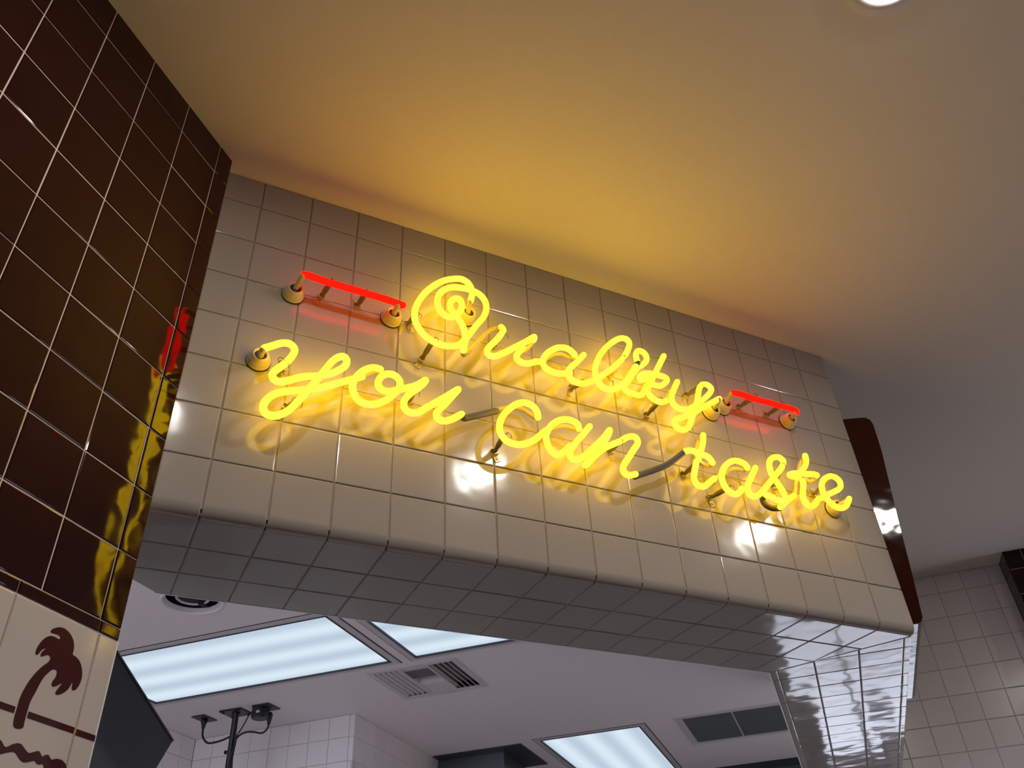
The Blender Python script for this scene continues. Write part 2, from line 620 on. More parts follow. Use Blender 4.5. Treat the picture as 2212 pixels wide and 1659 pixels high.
def bullnose_mesh(wd, key='b'):
    k = ('bull', round(wd, 3))
    if k in _tiles:
        return _tiles[k]
    prof = [(0.06, -GAP / 2), (0.008, -GAP / 2), (0.0, -GAP / 2 - 0.014), (0.0, ZS + RV)]
    for a in range(1, 11):
        t = a / 10 * math.pi / 2
        prof.append((RAD - RAD * math.cos(t), ZS + RV - RV * math.sin(t)))
    prof += [(RAD + 0.0, ZS + 0.02), (RAD, ZS + 0.06), (0.06, ZS + 0.2)]
    g = GAP / 2
    bm = bmesh.new()
    xs = [(g, 0.012), (g + 0.012, 0.0), (wd - g - 0.012, 0.0), (wd - g, 0.012)]
    rings = []
    for x, pull in xs:
        ring = []
        for idx, (y, z) in enumerate(prof):
            yy, zz = y, z
            if 1 <= idx <= 13:   # pull the sides in for a soft edge
                yy, zz = y + pull * max(0.0, 1 - max(0, idx - 3) / 10), z + pull * min(1.0, max(0, idx - 3) / 10)
            ring.append(bm.verts.new((x * T, yy * T, zz * T)))
        rings.append(ring)
    n = len(prof)
    for a, b in zip(rings, rings[1:]):
        for q in range(n):
            bm.faces.new((a[q], a[(q + 1) % n], b[(q + 1) % n], b[q]))
    bm.faces.new(rings[0]); bm.faces.new(rings[-1][::-1])
    bmesh.ops.recalc_face_normals(bm, faces=bm.faces)
    me = bpy.data.meshes.new('bullnose_tile')
    bm.to_mesh(me); bm.free()
    me.materials.append(M['tile_white'])
    _tiles[k] = me
    return me


for i in range(-1, 15):
    wd = 1.0 if i < 14 else END_X - 14
    placed('bullnose_tile', bullnose_mesh(wd), Matrix.Translation(P(i, 0, 0)), wall_front)

# soffit, seen from below: u = X, v = -Y keeps the normal pointing down
SOF = P(0, 0, ZS)
mit_in, mit_out = inner, (15.06, 0.10)
ma, mb = (mit_in[1] - mit_out[1]), (mit_out[0] - mit_in[0])
mc = ma * mit_out[0] + mb * mit_out[1]
if ma * 5 + mb * 1 < mc:
    ma, mb, mc = -ma, -mb, -mc
for i in range(-3, 16):
    for k, (y0, y1) in enumerate(((RAD, 1.147), (1.147, 2.147), (2.147, BACK_Y))):
        poly = rect(i, i + 1, y0, y1)
        poly = clip_half(poly, ma, mb, mc)
        poly = clip_half(poly, 1, 1, -1.02) if len(poly) > 2 else []
        poly = clip_half(poly, 1, -1, -2.38 / R2) if len(poly) > 2 else []
        if len(poly) < 3:
            continue
        poly = [(a, -b) for a, b in poly][::-1]
        lay_tile(wall_front, poly, SOF, XA, -YA, M['tile_soffit'])
# right arm soffit on the D/E grid: u = D, v = E  (D x E points down)
for n_ in range(-2, 18):
    d0 = 11.42 + n_ * 0.985
    for e0, e1 in ((ARM_IN, ARM_IN + 0.17), (ARM_IN + 0.17, 8.38), (8.38, 9.385), (9.385, 10.36), (10.36, 10.52)):
        poly = rect(d0, d0 + 0.985, e0, e1)
        # same mitre line, other side
        a2 = -(ma + mb) * R2; b2 = -(ma - mb) * R2
        poly = clip_half(poly, a2, b2, -mc)
        if len(poly) < 3:
            continue
        lay_tile(wall_front, poly, SOF, DA, EA, M['tile_soffit'], 'tile' if e1 - e0 > 0.3 else 'edge_tile')
# thin bright edge strips where the soffit ends
bm = bmesh.new()
add_box8(bm, [P(-2.38 / R2 + BACK_Y, BACK_Y, ZS), P(inner[0], BACK_Y, ZS), P(inner[0] - 0.01, BACK_Y + 0.03, ZS), P(-2.38 / R2 + BACK_Y, BACK_Y + 0.03, ZS),
              P(-2.38 / R2 + BACK_Y, BACK_Y, ZS + 1), P(inner[0], BACK_Y, ZS + 1), P(inner[0] - 0.01, BACK_Y + 0.03, ZS + 1), P(-2.38 / R2 + BACK_Y, BACK_Y + 0.03, ZS + 1)])
obj('edge_strip', bm, M['edge_trim'], wall_front)
bm = bmesh.new()
add_box_de(bm, inner[0] * R2 + inner[1] * R2, arm_far, ARM_IN - 0.035, ARM_IN, ZS - 0.005, ZS + 1.2)
obj('edge_strip', bm, M['edge_trim'], wall_front)

# --- brown cladding on the outer side of the right arm
prof = [(10.50, -0.78), (10.72, -0.78), (10.80, -0.74), (10.85, -0.66), (10.95, 0.35), (11.07, 1.74), (11.25, 3.58), (11.28, 4.36), (11.25, 4.52), (11.17, 4.61), (11.08, 4.64), (10.50, 4.73)]
bm = bmesh.new()
add_prism(bm, [DE(10.68, e, z) for e, z in prof], [DE(16.5, e, z) for e, z in prof])
trim_1 = structure('trim_1', bm, M['brown_panel'])

# --- left wall
LE = -0.298
bm = bmesh.new()
add_box_de(bm, -46, -0.735, -2.38, LE - 0.022, ZF, ZC)
wall_left = structure('wall_left', bm, M['grout_light'])
LO = DE(0, LE, 0)
D0 = -5.108
for k in range(-5, 5):
    u0, u1 = D0 + k, D0 + (k + 1 if k < 4 else 4.39)
    lay_tile(wall_left, rect(u0, u1, 6, ZC), LO, DA, ZA, M['tile_brown'], tilt=0.002, cushion=0.042, gap=0.019)
    for j in range(9):
        lay_tile(wall_left, rect(u0, u1, 5 - j, 6 - j), LO, DA, ZA, M['tile_brown'], tilt=0.002, cushion=0.042, gap=0.019)
DADO = [-5.198, -3.824, -2.45, -1.074, -0.718]
LINER = [-5.16, -3.80, -2.44, -1.09, -0.718]
for a, b in zip(LINER, LINER[1:]):
    lay_tile(wall_left, rect(a, b, -3.163, -3.0), LO, DA, ZA, M['tile_brown'], 'liner_tile', gap=0.018)
palm_tile = None
for n_, (a, b) in enumerate(zip(DADO, DADO[1:])):
    for z0, z1 in ((-5.16, -3.163), (-6.2, -5.16)):
        t = lay_tile(wall_left, rect(a, b, z0, z1), LO, DA, ZA, M['tile_dado'], 'dado_tile', tilt=0.0)
        if n_ == 2 and z1 == -3.163:
            palm_tile = t
        if n_ == 3 and z1 == -3.163:
            side_tile = t


def print_on(tile, name, poly, lift=0.006):
    """Flat glazed print lying on a dado tile; poly in (D, Z)."""
    inv = tile.matrix_basis.inverted()
    bm = bmesh.new()
    f0 = [bm.verts.new(inv @ (LO + DA * (d * T) + ZA * (z * T) + EA * (lift * T))) for d, z in poly]
    bm.faces.new(f0)
    r = bmesh.ops.extrude_face_region(bm, geom=list(bm.faces))
    for v in [g for g in r['geom'] if isinstance(g, bmesh.types.BMVert)]:
        v.co += inv.to_3x3() @ (EA * (-0.012 * T))
    bmesh.ops.triangulate(bm, faces=bm.faces)
    bmesh.ops.recalc_face_normals(bm, faces=bm.faces)
    me = bpy.data.meshes.new(name)
    bm.to_mesh(me); bm.free()
    me.materials.append(M['print'])
    o = bpy.data.objects.new(name, me)
    link(o, tile)
    return o


def round_poly(poly, sub=3):
    q = [Vector((a, b, 0)) for a, b in poly]
    n = len(q)
    out = []
    for i in range(n):
        p0, p1, p2, p3 = q[i - 1], q[i], q[(i + 1) % n], q[(i + 2) % n]
        for k in range(sub):
            t = k / sub
            out.append(0.5 * ((2 * p1) + (p2 - p0) * t + (2 * p0 - 5 * p1 + 4 * p2 - p3) * t * t + (3 * p1 - p0 - 3 * p2 + p3) * t ** 3))
    return [(v.x, v.y) for v in out]


TUBES = [('tube', 'red_left', '', [(0.956, -0.5, 4.023), (1.051, -0.5, 4.033), (1.362, -0.5, 4.006), (2.065, -0.5, 3.989), (2.559, -0.5, 3.975), (2.91, -0.5, 3.941)]),
 ('tube', 'red_right', '', [(10.947, -0.5, 4.034), (11.083, -0.5, 4.069), (11.519, -0.5, 4.045), (12.394, -0.5, 4.052), (12.802, -0.5, 4.041), (12.84, -0.5, 3.99)]),
 ('tube', 'lower', 'y', [(0.462, -0.5, 2.071), (0.577, -0.5, 2.155), (0.737, -0.5, 2.272), (0.854, -0.5, 2.301), (0.941, -0.5, 2.256), (0.973, -0.5, 2.166), (0.93, -0.5, 2.011), (0.84, -0.5, 1.844), (0.739, -0.5, 1.703), (0.676, -0.5, 1.603), (0.664, -0.5, 1.532), (0.704, -0.5, 1.458), (0.802, -0.5, 1.438), (0.933, -0.5, 1.502), (1.166, -0.44, 1.69), (1.433, -0.38, 1.836), (1.666, -0.4, 1.941), (1.822, -0.46, 2.043), (1.896, -0.5, 2.135), (1.906, -0.5, 2.245), (1.848, -0.5, 2.309), (1.748, -0.5, 2.264), (1.654, -0.5, 2.148), (1.532, -0.53, 1.89), (1.407, -0.55, 1.617), (1.26, -0.55, 1.332), (1.121, -0.53, 1.07), (1.002, -0.5, 0.89), (0.87, -0.5, 0.771), (0.753, -0.5, 0.723), (0.652, -0.5, 0.747), (0.6, -0.5, 0.847), (0.618, -0.5, 0.979), (0.723, -0.5, 1.138), (0.905, -0.45, 1.294), (1.161, -0.39, 1.435), (1.373, -0.38, 1.529), (1.623, -0.4, 1.649), (1.931, -0.37, 1.865), (2.254, -0.33, 2.093)]),
 ('link', 'lower', '', [(2.254, -0.33, 2.093), (2.325, -0.23, 2.23), (2.495, -0.2, 2.375), (2.608, -0.3, 2.351), (2.57, -0.44, 2.266)]),
 ('tube', 'lower', 'o', [(2.535, -0.5, 2.226), (2.404, -0.5, 2.225), (2.245, -0.5, 2.119), (2.116, -0.5, 1.944), (2.05, -0.5, 1.741), (2.072, -0.5, 1.581), (2.172, -0.5, 1.431), (2.312, -0.5, 1.387), (2.47, -0.5, 1.422), (2.649, -0.5, 1.542), (2.806, -0.5, 1.731), (2.907, -0.5, 1.915), (2.908, -0.5, 2.074), (2.813, -0.5, 2.163), (2.693, -0.5, 2.165), (2.577, -0.5, 2.085), (2.522, -0.47, 1.969), (2.536, -0.44, 1.895), (2.622, -0.4, 1.848), (2.75, -0.37, 1.868), (2.922, -0.35, 1.967), (3.11, -0.36, 2.063)]),
 ('tube', 'lower', 'u', [(3.11, -0.36, 2.063), (3.248, -0.38, 2.132), (3.348, -0.44, 2.191), (3.404, -0.52, 2.212), (3.346, -0.58, 2.079), (3.227, -0.58, 1.927), (3.118, -0.52, 1.826), (3.04, -0.5, 1.711), (3.006, -0.5, 1.589), (3.033, -0.5, 1.471), (3.125, -0.5, 1.418), (3.267, -0.5, 1.45), (3.433, -0.5, 1.598), (3.652, -0.5, 1.802), (3.864, -0.53, 1.99), (4.016, -0.53, 2.141), (4.08, -0.47, 2.219), (4.04, -0.41, 2.166), (3.833, -0.42, 1.845), (3.685, -0.48, 1.625), (3.634, -0.5, 1.505), (3.666, -0.5, 1.422), (3.776, -0.5, 1.397), (3.924, -0.5, 1.469), (4.049, -0.5, 1.572), (4.132, -0.5, 1.642)]),
 ('sleeve', 'lower', '', [(4.157, -0.47, 1.64), (4.235, -0.36, 1.675), (4.39, -0.3, 1.778), (4.671, -0.26, 1.943), (4.988, -0.22, 2.127)]),
 ('link', 'lower', '', [(4.976, -0.22, 2.167), (5.165, -0.2, 2.267), (5.398, -0.18, 2.362), (5.62, -0.18, 2.35), (5.791, -0.26, 2.174), (5.788, -0.42, 2.023)]),
 ('tube', 'lower', 'c', [(5.745, -0.5, 1.989), (5.735, -0.5, 2.116), (5.647, -0.5, 2.234), (5.485, -0.5, 2.272), (5.318, -0.5, 2.206), (5.119, -0.5, 2.018), (4.972, -0.5, 1.802), (4.902, -0.5, 1.582), (4.925, -0.5, 1.403), (5.03, -0.5, 1.274), (5.236, -0.5, 1.24), (5.423, -0.5, 1.299), (5.668, -0.46, 1.483), (5.82, -0.4, 1.659), (5.989, -0.34, 1.849)]),
 ('tube', 'lower', 'a', [(6.652, -0.5, 1.952), (6.627, -0.5, 2.06), (6.476, -0.5, 2.113), (6.303, -0.5, 2.083), (6.125, -0.5, 1.974), (5.971, -0.5, 1.795), (5.887, -0.5, 1.598), (5.9, -0.5, 1.428), (5.968, -0.5, 1.273), (6.085, -0.5, 1.216), (6.222, -0.5, 1.291), (6.397, -0.4, 1.488), (6.497, -0.34, 1.598)]),
 ('link', 'lower', '', [(6.69, -0.44, 1.991), (6.71, -0.3, 2.073), (6.535, -0.24, 2.15), (6.371, -0.22, 2.121), (6.198, -0.26, 2.006), (6.031, -0.32, 1.89)]),
 ('tube', 'lower', 'a', [(6.907, -0.5, 2.071), (6.73, -0.5, 1.837), (6.533, -0.5, 1.581), (6.406, -0.5, 1.377), (6.383, -0.5, 1.257), (6.45, -0.5, 1.187), (6.608, -0.5, 1.246), (6.764, -0.5, 1.389), (7.025, -0.5, 1.671)]),
 ('tube', 'lower', 'n', [(7.025, -0.5, 1.671), (7.207, -0.53, 1.876), (7.36, -0.53, 2.078), (7.367, -0.44, 2.017), (7.224, -0.38, 1.777), (6.988, -0.37, 1.461), (6.738, -0.44, 1.16), (6.764, -0.53, 1.17), (6.898, -0.55, 1.332), (7.191, -0.5, 1.621), (7.576, -0.5, 1.873), (7.843, -0.5, 2.06), (7.996, -0.5, 2.073), (8.026, -0.5, 1.957), (7.921, -0.5, 1.789), (7.729, -0.5, 1.511), (7.576, -0.5, 1.271), (7.573, -0.5, 1.155), (7.667, -0.5, 1.103), (7.842, -0.5, 1.162)]),
 ('sleeve', 'lower', '', [(7.857, -0.44, 1.15), (8.095, -0.38, 1.295), (8.408, -0.36, 1.464), (8.77, -0.38, 1.669), (9.032, -0.42, 1.875), (9.205, -0.48, 2.025)]),
 ('tube', 'lower', 't', [(9.204, -0.5, 2.018), (9.361, -0.5, 2.08), (9.537, -0.55, 2.019), (9.772, -0.53, 1.992), (9.896, -0.47, 1.946), (9.958, -0.42, 1.959)]),
 ('link', 'lower', '', [(9.975, -0.4, 1.968), (10.037, -0.26, 2.007), (9.935, -0.22, 2.014), (9.757, -0.28, 1.995)]),
 ('tube', 'lower', 't', [(9.795, -0.5, 2.576), (9.738, -0.5, 2.368), (9.709, -0.42, 2.202), (9.627, -0.38, 1.994)]),
 ('link', 'lower', '', [(9.848, -0.42, 2.633), (9.875, -0.26, 2.615), (9.774, -0.22, 2.386), (9.691, -0.24, 2.162)]),
 ('tube', 'lower', 't', [(9.45, -0.5, 1.827), (9.412, -0.5, 1.726), (9.337, -0.5, 1.526), (9.293, -0.5, 1.351), (9.363, -0.5, 1.238), (9.493, -0.5, 1.23), (9.684, -0.5, 1.375), (9.841, -0.5, 1.5)]),
 ('link', 'lower', '', [(9.927, -0.42, 1.548), (9.97, -0.3, 1.564), (10.174, -0.22, 1.761), (10.27, -0.26, 1.869)]),
 ('tube', 'lower', 'a', [(10.828, -0.5, 1.982), (10.781, -0.5, 2.06), (10.616, -0.5, 2.103), (10.438, -0.5, 2.062), (10.234, -0.5, 1.911), (10.081, -0.5, 1.69), (10.04, -0.5, 1.497), (10.089, -0.5, 1.326), (10.209, -0.5, 1.224), (10.359, -0.5, 1.237), (10.475, -0.5, 1.331), (10.514, -0.5, 1.391)]),
 ('link', 'lower', '', [(10.899, -0.42, 2.012), (10.93, -0.28, 2.068), (10.766, -0.22, 2.114), (10.518, -0.24, 1.999), (10.308, -0.3, 1.808)]),
 ('tube', 'lower', 'a', [(11.057, -0.5, 2.033), (10.958, -0.5, 1.884), (10.802, -0.5, 1.661), (10.689, -0.5, 1.452), (10.705, -0.5, 1.303), (10.83, -0.5, 1.274), (11.033, -0.5, 1.401), (11.264, -0.55, 1.639)]),
 ('tube', 'lower', 's', [(11.264, -0.55, 1.639), (11.56, -0.55, 1.94), (11.847, -0.5, 2.226), (11.945, -0.5, 2.397), (11.87, -0.5, 2.479), (11.722, -0.5, 2.462), (11.566, -0.5, 2.353), (11.488, -0.5, 2.194), (11.551, -0.44, 2.017), (11.69, -0.4, 1.845), (11.736, -0.44, 1.642), (11.697, -0.5, 1.429), (11.641, -0.5, 1.325), (11.507, -0.46, 1.341), (11.375, -0.42, 1.422), (11.298, -0.36, 1.482)]),
 ('sleeve', 'lower', '', [(11.302, -0.3, 1.498), (11.334, -0.2, 1.464), (11.398, -0.18, 1.359), (11.544, -0.2, 1.289), (11.669, -0.28, 1.272)]),
 ('tube', 'lower', 's', [(11.643, -0.34, 1.265), (11.795, -0.36, 1.39), (11.972, -0.36, 1.531), (12.168, -0.32, 1.665)]),
 ('link', 'lower', '', [(12.201, -0.3, 1.694), (12.349, -0.24, 1.891), (12.446, -0.22, 2.121), (12.502, -0.24, 2.196)]),
 ('tube', 'lower', 't', [(12.681, -0.5, 2.726), (12.681, -0.5, 2.643), (12.636, -0.5, 2.505), (12.592, -0.46, 2.417), (12.55, -0.4, 2.341), (12.5, -0.36, 2.253)]),
 ('link', 'lower', '', [(12.748, -0.42, 2.783), (12.774, -0.26, 2.742), (12.688, -0.22, 2.591), (12.625, -0.22, 2.462)]),
 ('tube', 'lower', 't', [(12.437, -0.34, 2.176), (12.286, -0.4, 2.121), (12.086, -0.46, 2.08), (12.002, -0.52, 2.058), (12.095, -0.55, 2.092), (12.271, -0.56, 2.119), (12.499, -0.55, 2.163), (12.744, -0.53, 2.222), (12.868, -0.5, 2.241)]),
 ('link', 'lower', '', [(12.933, -0.44, 2.277), (12.985, -0.3, 2.292), (12.879, -0.24, 2.24), (12.749, -0.26, 2.238)]),
 ('tube', 'lower', 't', [(12.372, -0.5, 1.997), (12.363, -0.5, 1.91), (12.305, -0.5, 1.752), (12.247, -0.5, 1.596), (12.239, -0.5, 1.452), (12.316, -0.5, 1.361), (12.423, -0.5, 1.358), (12.541, -0.5, 1.429), (12.746, -0.42, 1.621), (12.937, -0.36, 1.74), (13.07, -0.34, 1.79)]),
 ('tube', 'lower', 'e', [(13.07, -0.34, 1.79), (13.198, -0.36, 1.885), (13.336, -0.42, 1.949), (13.437, -0.5, 2.001), (13.532, -0.5, 2.121), (13.538, -0.5, 2.236), (13.449, -0.5, 2.305), (13.324, -0.5, 2.316), (13.176, -0.5, 2.258), (13.02, -0.5, 2.137), (12.925, -0.5, 1.992), (12.897, -0.5, 1.863), (12.874, -0.54, 1.703), (12.925, -0.55, 1.563), (13.093, -0.52, 1.493), (13.273, -0.5, 1.479), (13.451, -0.5, 1.544), (13.59, -0.5, 1.687), (13.666, -0.5, 1.795)]),
 ('tube', 'upper', 'q', [(4.372, -0.5, 4.582), (4.411, -0.5, 4.864), (4.338, -0.5, 5.054), (4.196, -0.5, 5.129), (3.997, -0.5, 5.071), (3.772, -0.5, 4.932), (3.498, -0.5, 4.633), (3.287, -0.5, 4.278), (3.175, -0.5, 3.933), (3.168, -0.5, 3.666), (3.25, -0.5, 3.466), (3.408, -0.5, 3.293), (3.617, -0.5, 3.201), (3.853, -0.5, 3.197), (4.038, -0.5, 3.266), (4.195, -0.45, 3.442), (4.348, -0.42, 3.697), (4.502, -0.46, 3.985), (4.66, -0.5, 4.245), (4.725, -0.5, 4.513), (4.703, -0.47, 4.744), (4.605, -0.41, 4.941), (4.422, -0.37, 5.026), (4.179, -0.4, 4.975), (3.955, -0.46, 4.846), (3.772, -0.5, 4.664), (3.663, -0.5, 4.477), (3.637, -0.5, 4.266), (3.686, -0.5, 4.096), (3.816, -0.46, 4.022), (3.972, -0.41, 4.067), (4.106, -0.42, 4.173), (4.17, -0.47, 4.308), (4.165, -0.5, 4.455), (4.11, -0.5, 4.533), (4.021, -0.5, 4.515), (3.943, -0.5, 4.428), (3.915, -0.5, 4.296), (3.947, -0.54, 4.102), (4.05, -0.55, 3.96), (4.162, -0.54, 3.805), (4.201, -0.55, 3.611), (4.202, -0.56, 3.407), (4.18, -0.52, 3.173)]),
 ('link', 'upper', '', [(4.195, -0.46, 3.192), (4.265, -0.34, 3.226), (4.439, -0.26, 3.471), (4.709, -0.24, 3.89), (4.916, -0.24, 4.164), (5.054, -0.32, 4.208), (5.082, -0.44, 4.127)]),
 ('tube', 'upper', 'u', [(5.076, -0.44, 4.146), (5.091, -0.5, 4.01), (5.012, -0.5, 3.848), (4.892, -0.5, 3.648), (4.76, -0.5, 3.467), (4.7, -0.5, 3.334), (4.752, -0.5, 3.243), (4.876, -0.5, 3.256), (5.048, -0.5, 3.384), (5.292, -0.54, 3.578), (5.558, -0.55, 3.806), (5.802, -0.52, 4.046), (5.829, -0.42, 4.047)]),
 ('link', 'upper', '', [(5.839, -0.4, 4.059), (5.767, -0.32, 3.933), (5.634, -0.36, 3.758)]),
 ('tube', 'upper', 'u', [(5.555, -0.44, 3.722), (5.428, -0.46, 3.55), (5.357, -0.5, 3.381), (5.409, -0.5, 3.299), (5.549, -0.5, 3.276), (5.696, -0.5, 3.337), (5.835, -0.44, 3.458), (6.015, -0.36, 3.566)]),
 ('tube', 'upper', 'a', [(6.761, -0.5, 3.873), (6.693, -0.5, 3.949), (6.576, -0.5, 3.998), (6.392, -0.5, 3.964), (6.2, -0.5, 3.828), (6.037, -0.5, 3.642), (5.964, -0.5, 3.452), (6.01, -0.5, 3.301), (6.179, -0.5, 3.243), (6.355, -0.5, 3.252), (6.6, -0.38, 3.425), (6.675, -0.36, 3.469)]),
 ('link', 'upper', '', [(6.804, -0.42, 3.923), (6.785, -0.28, 3.971), (6.612, -0.22, 4.068), (6.422, -0.22, 4.002), (6.219, -0.26, 3.812), (6.085, -0.32, 3.641)]),
 ('tube', 'upper', 'a', [(6.983, -0.5, 3.946), (6.787, -0.5, 3.686), (6.615, -0.5, 3.482), (6.531, -0.5, 3.324), (6.572, -0.5, 3.204), (6.683, -0.5, 3.138), (6.816, -0.5, 3.127), (7.006, -0.45, 3.234), (7.285, -0.38, 3.448)]),
 ('tube', 'upper', 'l', [(7.285, -0.38, 3.448), (7.503, -0.42, 3.635), (7.737, -0.5, 3.853), (8.008, -0.5, 4.182), (8.185, -0.5, 4.489), (8.242, -0.5, 4.69), (8.178, -0.5, 4.773), (8.026, -0.5, 4.75), (7.806, -0.5, 4.579), (7.541, -0.5, 4.278), (7.34, -0.5, 3.941), (7.23, -0.5, 3.632), (7.204, -0.54, 3.343), (7.317, -0.53, 3.173), (7.517, -0.5, 3.168), (7.717, -0.5, 3.268), (7.903, -0.54, 3.427), (8.114, -0.53, 3.728), (8.311, -0.5, 4.04)]),
 ('sleeve', 'upper', '', [(8.321, -0.5, 4.077), (8.384, -0.5, 4.144)]),
 ('tube', 'upper', 'i', [(8.4, -0.47, 4.161), (8.367, -0.5, 4.256), (8.37, -0.5, 4.385), (8.422, -0.5, 4.491), (8.5, -0.5, 4.535), (8.596, -0.5, 4.507), (8.647, -0.5, 4.419), (8.646, -0.5, 4.341), (8.6, -0.48, 4.24), (8.535, -0.42, 4.188), (8.473, -0.36, 4.15), (8.349, -0.33, 3.984), (8.189, -0.32, 3.732), (8.055, -0.34, 3.533), (8.01, -0.38, 3.395), (8.077, -0.4, 3.328), (8.211, -0.4, 3.317), (8.346, -0.4, 3.313), (8.398, -0.44, 3.329)]),
 ('link', 'upper', '', [(8.45, -0.38, 3.379), (8.467, -0.3, 3.385), (8.66, -0.2, 3.742), (8.877, -0.2, 4.043)]),
 ('tube', 'upper', 't', [(9.149, -0.5, 4.587), (9.008, -0.5, 4.336), (8.927, -0.45, 4.169), (8.889, -0.37, 4.063), (8.847, -0.34, 3.984)]),
 ('tube', 'upper', 't', [(8.751, -0.32, 3.971), (8.569, -0.4, 3.822), (8.414, -0.47, 3.715), (8.337, -0.53, 3.723), (8.405, -0.56, 3.795), (8.527, -0.58, 3.841), (8.695, -0.58, 3.872), (8.9, -0.56, 3.897), (9.06, -0.52, 3.916), (9.103, -0.5, 3.88), (9.041, -0.46, 3.791), (8.938, -0.42, 3.728), (8.85, -0.38, 3.75), (8.782, -0.35, 3.783)]),
 ('tube', 'upper', 't', [(8.727, -0.46, 3.813), (8.611, -0.5, 3.627), (8.528, -0.5, 3.481), (8.515, -0.5, 3.368), (8.573, -0.5, 3.276), (8.676, -0.5, 3.209), (8.811, -0.5, 3.192), (8.911, -0.5, 3.237), (9.022, -0.44, 3.332)]),
 ('link', 'upper', '', [(9.055, -0.4, 3.369), (9.211, -0.26, 3.606), (9.305, -0.24, 3.746), (9.296, -0.3, 3.751)]),
 ('tube', 'upper', 'y', [(9.383, -0.5, 3.91), (9.251, -0.5, 3.668), (9.138, -0.5, 3.429), (9.138, -0.5, 3.258), (9.264, -0.5, 3.147), (9.467, -0.5, 3.167), (9.702, -0.45, 3.325), (9.973, -0.38, 3.56), (10.153, -0.42, 3.723), (10.263, -0.5, 3.847), (10.331, -0.5, 3.991), (10.251, -0.5, 4.069), (10.097, -0.5, 4.04), (9.947, -0.53, 3.851), (9.841, -0.55, 3.589), (9.716, -0.55, 3.279), (9.555, -0.55, 2.966), (9.439, -0.52, 2.707), (9.316, -0.5, 2.598), (9.152, -0.5, 2.589), (9.068, -0.5, 2.701), (9.133, -0.5, 2.816), (9.355, -0.5, 2.947), (9.651, -0.42, 3.144), (9.972, -0.38, 3.4), (10.306, -0.42, 3.63), (10.523, -0.48, 3.772)])]
HOUSINGS = [('red_left', (0.877, 3.9), (0.931, -0.5, 3.987)),
 ('red_left', (2.836, 3.95), (2.812, -0.5, 3.905)),
 ('lower', (0.455, 2.143), (0.442, -0.5, 2.028)),
 ('upper', (4.462, 4.54), (4.351, -0.5, 4.539)),
 ('upper', (10.584, 3.693), (10.492, -0.5, 3.737)),
 ('red_right', (10.974, 3.956), (10.919, -0.5, 4.023)),
 ('red_right', (12.954, 4.045), (12.817, -0.5, 3.976)),
 ('lower', (13.607, 1.757), (13.651, -0.5, 1.773))]
SUPPORTS = [('red_left', (1.402, 4.018), (1.463, -0.48, 4.022)),
 ('red_left', (2.126, 4.029), (2.149, -0.48, 3.984)),
 ('upper', (3.2, 3.922), (3.178, -0.48, 3.801)),
 ('upper', (3.485, 3.082), (3.559, -0.48, 3.246)),
 ('upper', (5.103, 3.936), (5.039, -0.48, 3.913)),
 ('upper', (6.859, 3.344), (6.835, -0.48, 3.147)),
 ('upper', (7.922, 4.082), (8.004, -0.48, 4.178)),
 ('upper', (8.719, 3.11), (8.803, -0.48, 3.232)),
 ('upper', (9.951, 3.999), (10.033, -0.48, 3.967)),
 ('red_right', (11.485, 4.076), (11.585, -0.48, 4.103)),
 ('red_right', (12.305, 4.051), (12.403, -0.48, 4.085)),
 ('lower', (0.855, 1.993), (0.787, -0.48, 1.884)),
 ('lower', (1.027, 1.271), (1.119, -0.48, 1.117)),
 ('lower', (3.279, 2.018), (3.191, -0.48, 1.923)),
 ('lower', (4.997, 1.29), (4.999, -0.48, 1.392)),
 ('lower', (7.63, 1.922), (7.59, -0.48, 1.885)),
 ('lower', (9.425, 1.757), (9.447, -0.48, 1.78)),
 ('lower', (10.015, 1.321), (10.154, -0.48, 1.344)),
 ('lower', (11.94, 1.987), (11.875, -0.48, 2.282)),
 ('lower', (13.129, 2.023), (13.312, -0.48, 2.331))]
